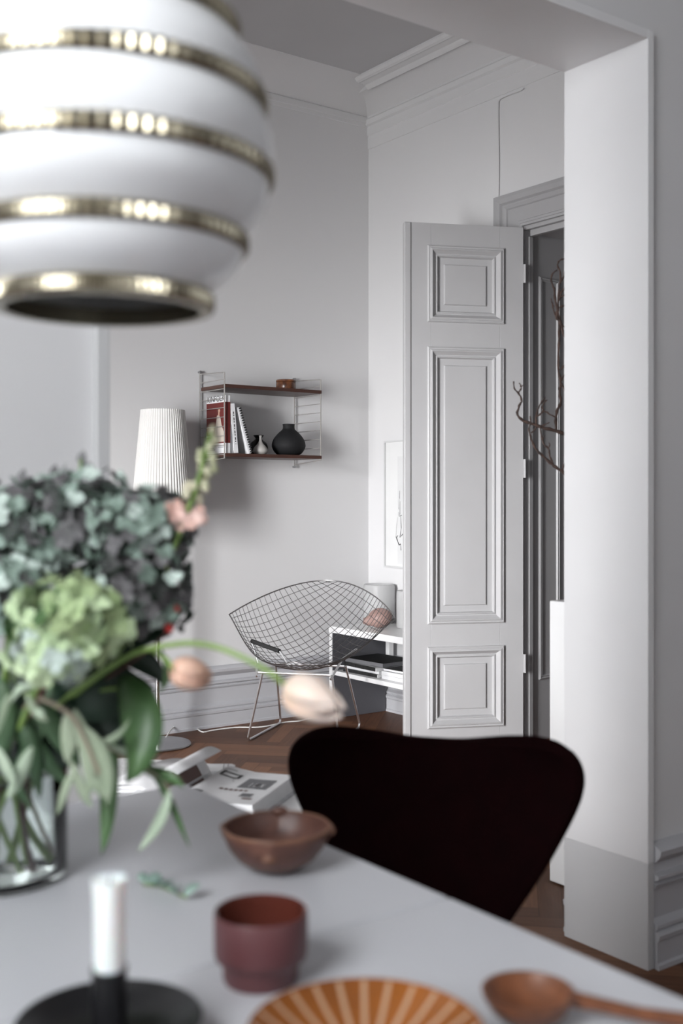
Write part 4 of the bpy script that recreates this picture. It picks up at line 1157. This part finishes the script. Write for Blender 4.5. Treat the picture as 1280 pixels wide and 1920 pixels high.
# tulips
def tulip(px, py, d, lpx, wpx, dirpx, stem_pts, label, mt, seed):
    rng = random.Random(seed)
    c = at(px, py, d); L_ = 1.14 * lpx / F * d; W_ = wpx / F * d / 2
    e = at(px + dirpx[0], py + dirpx[1], d + dirpx[2]); ax = (e - c).normalized()
    basep = c - ax * L_ * .5
    root = thing('tulip', label, 'flower', vin(seed, .04, .02), 0, 'flower stems in the glass vase')
    a = ax.cross(Vector((0, 0, 1))).normalized(); b_ = ax.cross(a)
    m = MB()
    for k in range(6):
        th = k * PI / 3 + (.25 if k % 2 else 0); rs = 1.0 if k % 2 else .90
        def fn(u, v, th=th, rs=rs, k=k):
            t = u; s = (v - .5) * 2
            rad = W_ * rs * (math.sin(PI * min(1, .05 + .93 * t ** .78)) ** .62)
            half = .80 * (1 - t ** 5) + .05
            al = th + s * half
            return basep + ax * (L_ * t * (1 - .05 * s * s) * (.94 + .06 * ((k * 5) % 3) / 2)) + (a * math.cos(al) + b_ * math.sin(al)) * rad
        m.grid(fn, 10, 6)
    m.build('petals', mt, root, smooth=True, solid=.0009, angle=180)
    MB().tube(smoothline([vin(seed, .04, .02), vin(seed + PI, .01, .12)] + [at(*p) for p in stem_pts] + [basep + ax * .004], 5), .0030, 8).build('stem', M_stem, root, smooth=True)
tulip(361, 1264, 1.27, 76, 62, (30, 6, .01), [(110, 1330, 1.38), (250, 1225, 1.32), (300, 1228, 1.28)], 'peach tulip drooping near the pole of the floor lamp', M_tulip, 2)
tulip(590, 1312, 1.17, 116, 84, (30, 13, -.01), [(100, 1330, 1.37), (230, 1235, 1.30), (330, 1208, 1.24), (400, 1212, 1.21), (470, 1240, 1.19), (515, 1268, 1.18)], 'blush tulip on the long arching stem in front of the wire chair', M_tulip2, 5)
# stock / snapdragon spike
root = thing('snapdragon', 'pale green flower spike with blush blossoms below the wall shelf', 'flower', vin(1, .04, .02), 0, 'flower stems in the glass vase')
P_ = [vin(1, .04, .02), at(120, 1250, 1.40), at(280, 1120, 1.38), at(345, 975, 1.36), at(372, 900, 1.36), at(388, 840, 1.36), at(397, 808, 1.36)]
MB().tube(smoothline(P_, 6), .0034, 8).build('stem', M_stem, root, smooth=True)
m = MB(); rng = random.Random(21)
for (px, py, s) in ((398, 805, 7), (402, 825, 9), (393, 838, 9), (375, 850, 8), (374, 862, 8), (399, 860, 10), (402, 878, 8), (378, 880, 10), (390, 885, 10), (381, 905, 12), (352, 915, 12), (385, 912, 10), (365, 912, 9), (372, 935, 12), (350, 925, 10)):
    q = at(px, py, 1.36 + rng.uniform(-.01, .01)); s = s / F * 1.36
    m.ell(q, (s * .8, s * .8, s * 1.25), 10, 7, M=Matrix.Rotation(rng.uniform(-.5, .5), 3, 'Y'))
m.build('buds', M_bud, root, smooth=True)
m = MB()
for (px, py) in ((328, 955), (345, 965), (362, 975), (350, 985), (340, 975), (368, 968), (330, 962)):
    q = at(px, py, 1.36 + rng.uniform(-.01, .01))
    floret(m, q, Vector((-SY + rng.uniform(-.5, .5), -CY + rng.uniform(-.5, .5), rng.uniform(-.2, .6))), .0135, rng, 0)
m.build('blossoms', M_blush, root, smooth=True, angle=180)
# berries
root = thing('berry_sprig', 'short sprig with two small red berries under the hydrangeas', 'flower', vin(2.2, .045, .02), 0, 'flower stems in the glass vase')
MB().tube(smoothline([vin(2.2, .045, .02), vin(0, .03, .17), at(220, 1260, 1.36), at(300, 1200, 1.34), at(328, 1145, 1.34)], 5), .0014, 6).build('stem', M_stemr, root)
for (px, py) in ((328, 1143), (317, 1178)):
    MB().ell(at(px, py, 1.335), (.0055, .0055, .006), 12, 8).build('berry', M_berry, root, smooth=True)
# foliage
def foliage(name, label, items, mt, seed, stem=M_stem, stem_to=None):
    root = thing(name, label, 'foliage', vin(seed, .05, .03), 0, 'flower stems in the glass vase')
    tgt = at(*stem_to)
    MB().tube(crv([vin(seed, .05, .03), vin(seed + PI, .0, .16), (vin(0, 0, .24) + tgt) / 2, tgt], 12), .0022, 6).build('stem', stem, root, smooth=True)
    m = MB(); rng = random.Random(seed)
    for it in items:
        pts = [at(*q) for q in it[0]]; 
        leaf(m, pts, it[1] / F * 1.38, Vector((-SY + rng.uniform(-.4, .4), -CY + rng.uniform(-.4, .4), rng.uniform(-.1, .5))).normalized(), 10, .12)
    m.build('leaves', mt, root, smooth=True, solid=.0006, angle=180)
foliage('leafy_branch', 'branch with a big drooping green leaf right of the vase', [
    ([(225, 1270, 1.36), (275, 1320, 1.32), (290, 1400, 1.30), (235, 1470, 1.30)], 40),
    ([(215, 1380, 1.34), (200, 1450, 1.33), (210, 1530, 1.32), (190, 1605, 1.31)], 17),
    ([(262, 1440, 1.34), (300, 1450, 1.33), (330, 1455, 1.32), (345, 1478, 1.32)], 12),
    ([(270, 1420, 1.34), (310, 1470, 1.34), (330, 1530, 1.34), (356, 1590, 1.34)], 9),
    ([(300, 1215, 1.33), (330, 1280, 1.33), (290, 1300, 1.33)], 6)], M_leaf, 3, stem_to=(235, 1290, 1.36))
foliage('broad_leaf_stem', 'dark broad leaves massed under the hydrangea heads', [
    ([(60, 1250, 1.40), (120, 1300, 1.36), (230, 1300, 1.36), (290, 1290, 1.38)], 62),
    ([(20, 1270, 1.40), (60, 1330, 1.36), (120, 1400, 1.36), (130, 1440, 1.36)], 66),
    ([(150, 1230, 1.42), (220, 1290, 1.42), (270, 1380, 1.42), (250, 1420, 1.42)], 56),
    ([(0, 1240, 1.38), (-10, 1330, 1.36), (0, 1420, 1.36), (20, 1490, 1.36)], 60),
    ([(80, 1260, 1.44), (150, 1340, 1.44), (200, 1380, 1.44), (215, 1420, 1.44)], 56),
    ([(-40, 1290, 1.42), (0, 1370, 1.42), (50, 1420, 1.42), (95, 1460, 1.42)], 60),
    ([(190, 1200, 1.40), (250, 1230, 1.40), (290, 1240, 1.40), (312, 1290, 1.40)], 24),
    ([(170, 1210, 1.42), (240, 1200, 1.42), (280, 1180, 1.40), (322, 1190, 1.40)], 30),
    ([(120, 1240, 1.45), (100, 1340, 1.45), (60, 1400, 1.45), (60, 1470, 1.45)], 56)], M_leafd, 4, stem_to=(100, 1290, 1.40))
foliage('willow_stem', 'long narrow dark green leaves crossing at the mouth of the vase', [
    ([(10, 1300, 1.33), (40, 1380, 1.33), (90, 1440, 1.33), (135, 1475, 1.33)], 17),
    ([(60, 1290, 1.33), (90, 1360, 1.33), (130, 1400, 1.33), (150, 1440, 1.33)], 20),
    ([(-10, 1330, 1.33), (-5, 1400, 1.33), (20, 1460, 1.33), (60, 1520, 1.33)], 15),
    ([(100, 1280, 1.34), (70, 1370, 1.33), (40, 1440, 1.33), (15, 1500, 1.33)], 16),
    ([(0, 1270, 1.33), (20, 1330, 1.32), (10, 1400, 1.32), (-10, 1450, 1.32)], 18),
    ([(40, 1330, 1.33), (60, 1400, 1.32), (70, 1450, 1.32), (75, 1500, 1.33)], 14)], M_leaf2, 5, stem_to=(60, 1300, 1.35))
foliage('olive_branch', 'pale olive branch drooping over the rim of the vase', [
    ([(122, 1340, 1.27), (135, 1380, 1.27), (130, 1400, 1.27), (124, 1430, 1.27)], 15),
    ([(140, 1330, 1.27), (165, 1400, 1.27), (175, 1450, 1.27), (165, 1500, 1.27)], 13),
    ([(150, 1360, 1.27), (190, 1400, 1.27), (212, 1450, 1.27), (200, 1510, 1.27)], 15),
    ([(160, 1400, 1.28), (170, 1440, 1.27), (190, 1480, 1.27), (205, 1500, 1.27)], 17),
    ([(50, 1300, 1.27), (60, 1330, 1.27), (75, 1345, 1.27), (90, 1352, 1.27)], 8),
    ([(150, 1395, 1.28), (200, 1400, 1.28), (225, 1385, 1.28), (245, 1345, 1.28)], 7),
    ([(20, 1300, 1.27), (5, 1330, 1.27), (-5, 1380, 1.27)], 7),
    ([(145, 1440, 1.28), (120, 1470, 1.28), (120, 1500, 1.28), (105, 1530, 1.28)], 8),
    ([(130, 1420, 1.28), (150, 1470, 1.28), (160, 1500, 1.28), (175, 1515, 1.28)], 10)], M_leafo, 6, stem=M_twig, stem_to=(80, 1312, 1.28))
root = bpy.data.objects['olive_branch']
MB().tube(smoothline([at(75, 1310, 1.27), at(110, 1325, 1.265), at(140, 1350, 1.265), at(165, 1400, 1.268), at(185, 1450, 1.27)], 5), [.0026] * 21, 6).build('twig', M_twig, root, smooth=True)
foliage('sage_sprig', 'pale sage leaf hanging in front of the open book', [
    ([(318, 1480, 1.33), (312, 1530, 1.33), (290, 1560, 1.33), (258, 1598, 1.33)], 11),
    ([(205, 1400, 1.33), (240, 1405, 1.33), (255, 1425, 1.33), (262, 1450, 1.33)], 7),
    ([(60, 1400, 1.28), (40, 1440, 1.28), (30, 1480, 1.28), (10, 1500, 1.28)], 12),
    ([(70, 1290, 1.28), (40, 1270, 1.28), (20, 1320, 1.28)], 8),
    ([(-5, 1400, 1.27), (15, 1450, 1.27), (30, 1475, 1.27)], 12),
    ([(70, 1330, 1.27), (78, 1340, 1.27), (76, 1352, 1.27)], 8)], M_leafp, 8, stem_to=(200, 1400, 1.33))
root = bpy.data.objects['sage_sprig']
MB().tube(smoothline([at(200, 1400, 1.33), at(255, 1430, 1.33), at(300, 1460, 1.33), at(318, 1482, 1.33)], 5), .0015, 6).build('twig', M_twig, root, smooth=True)
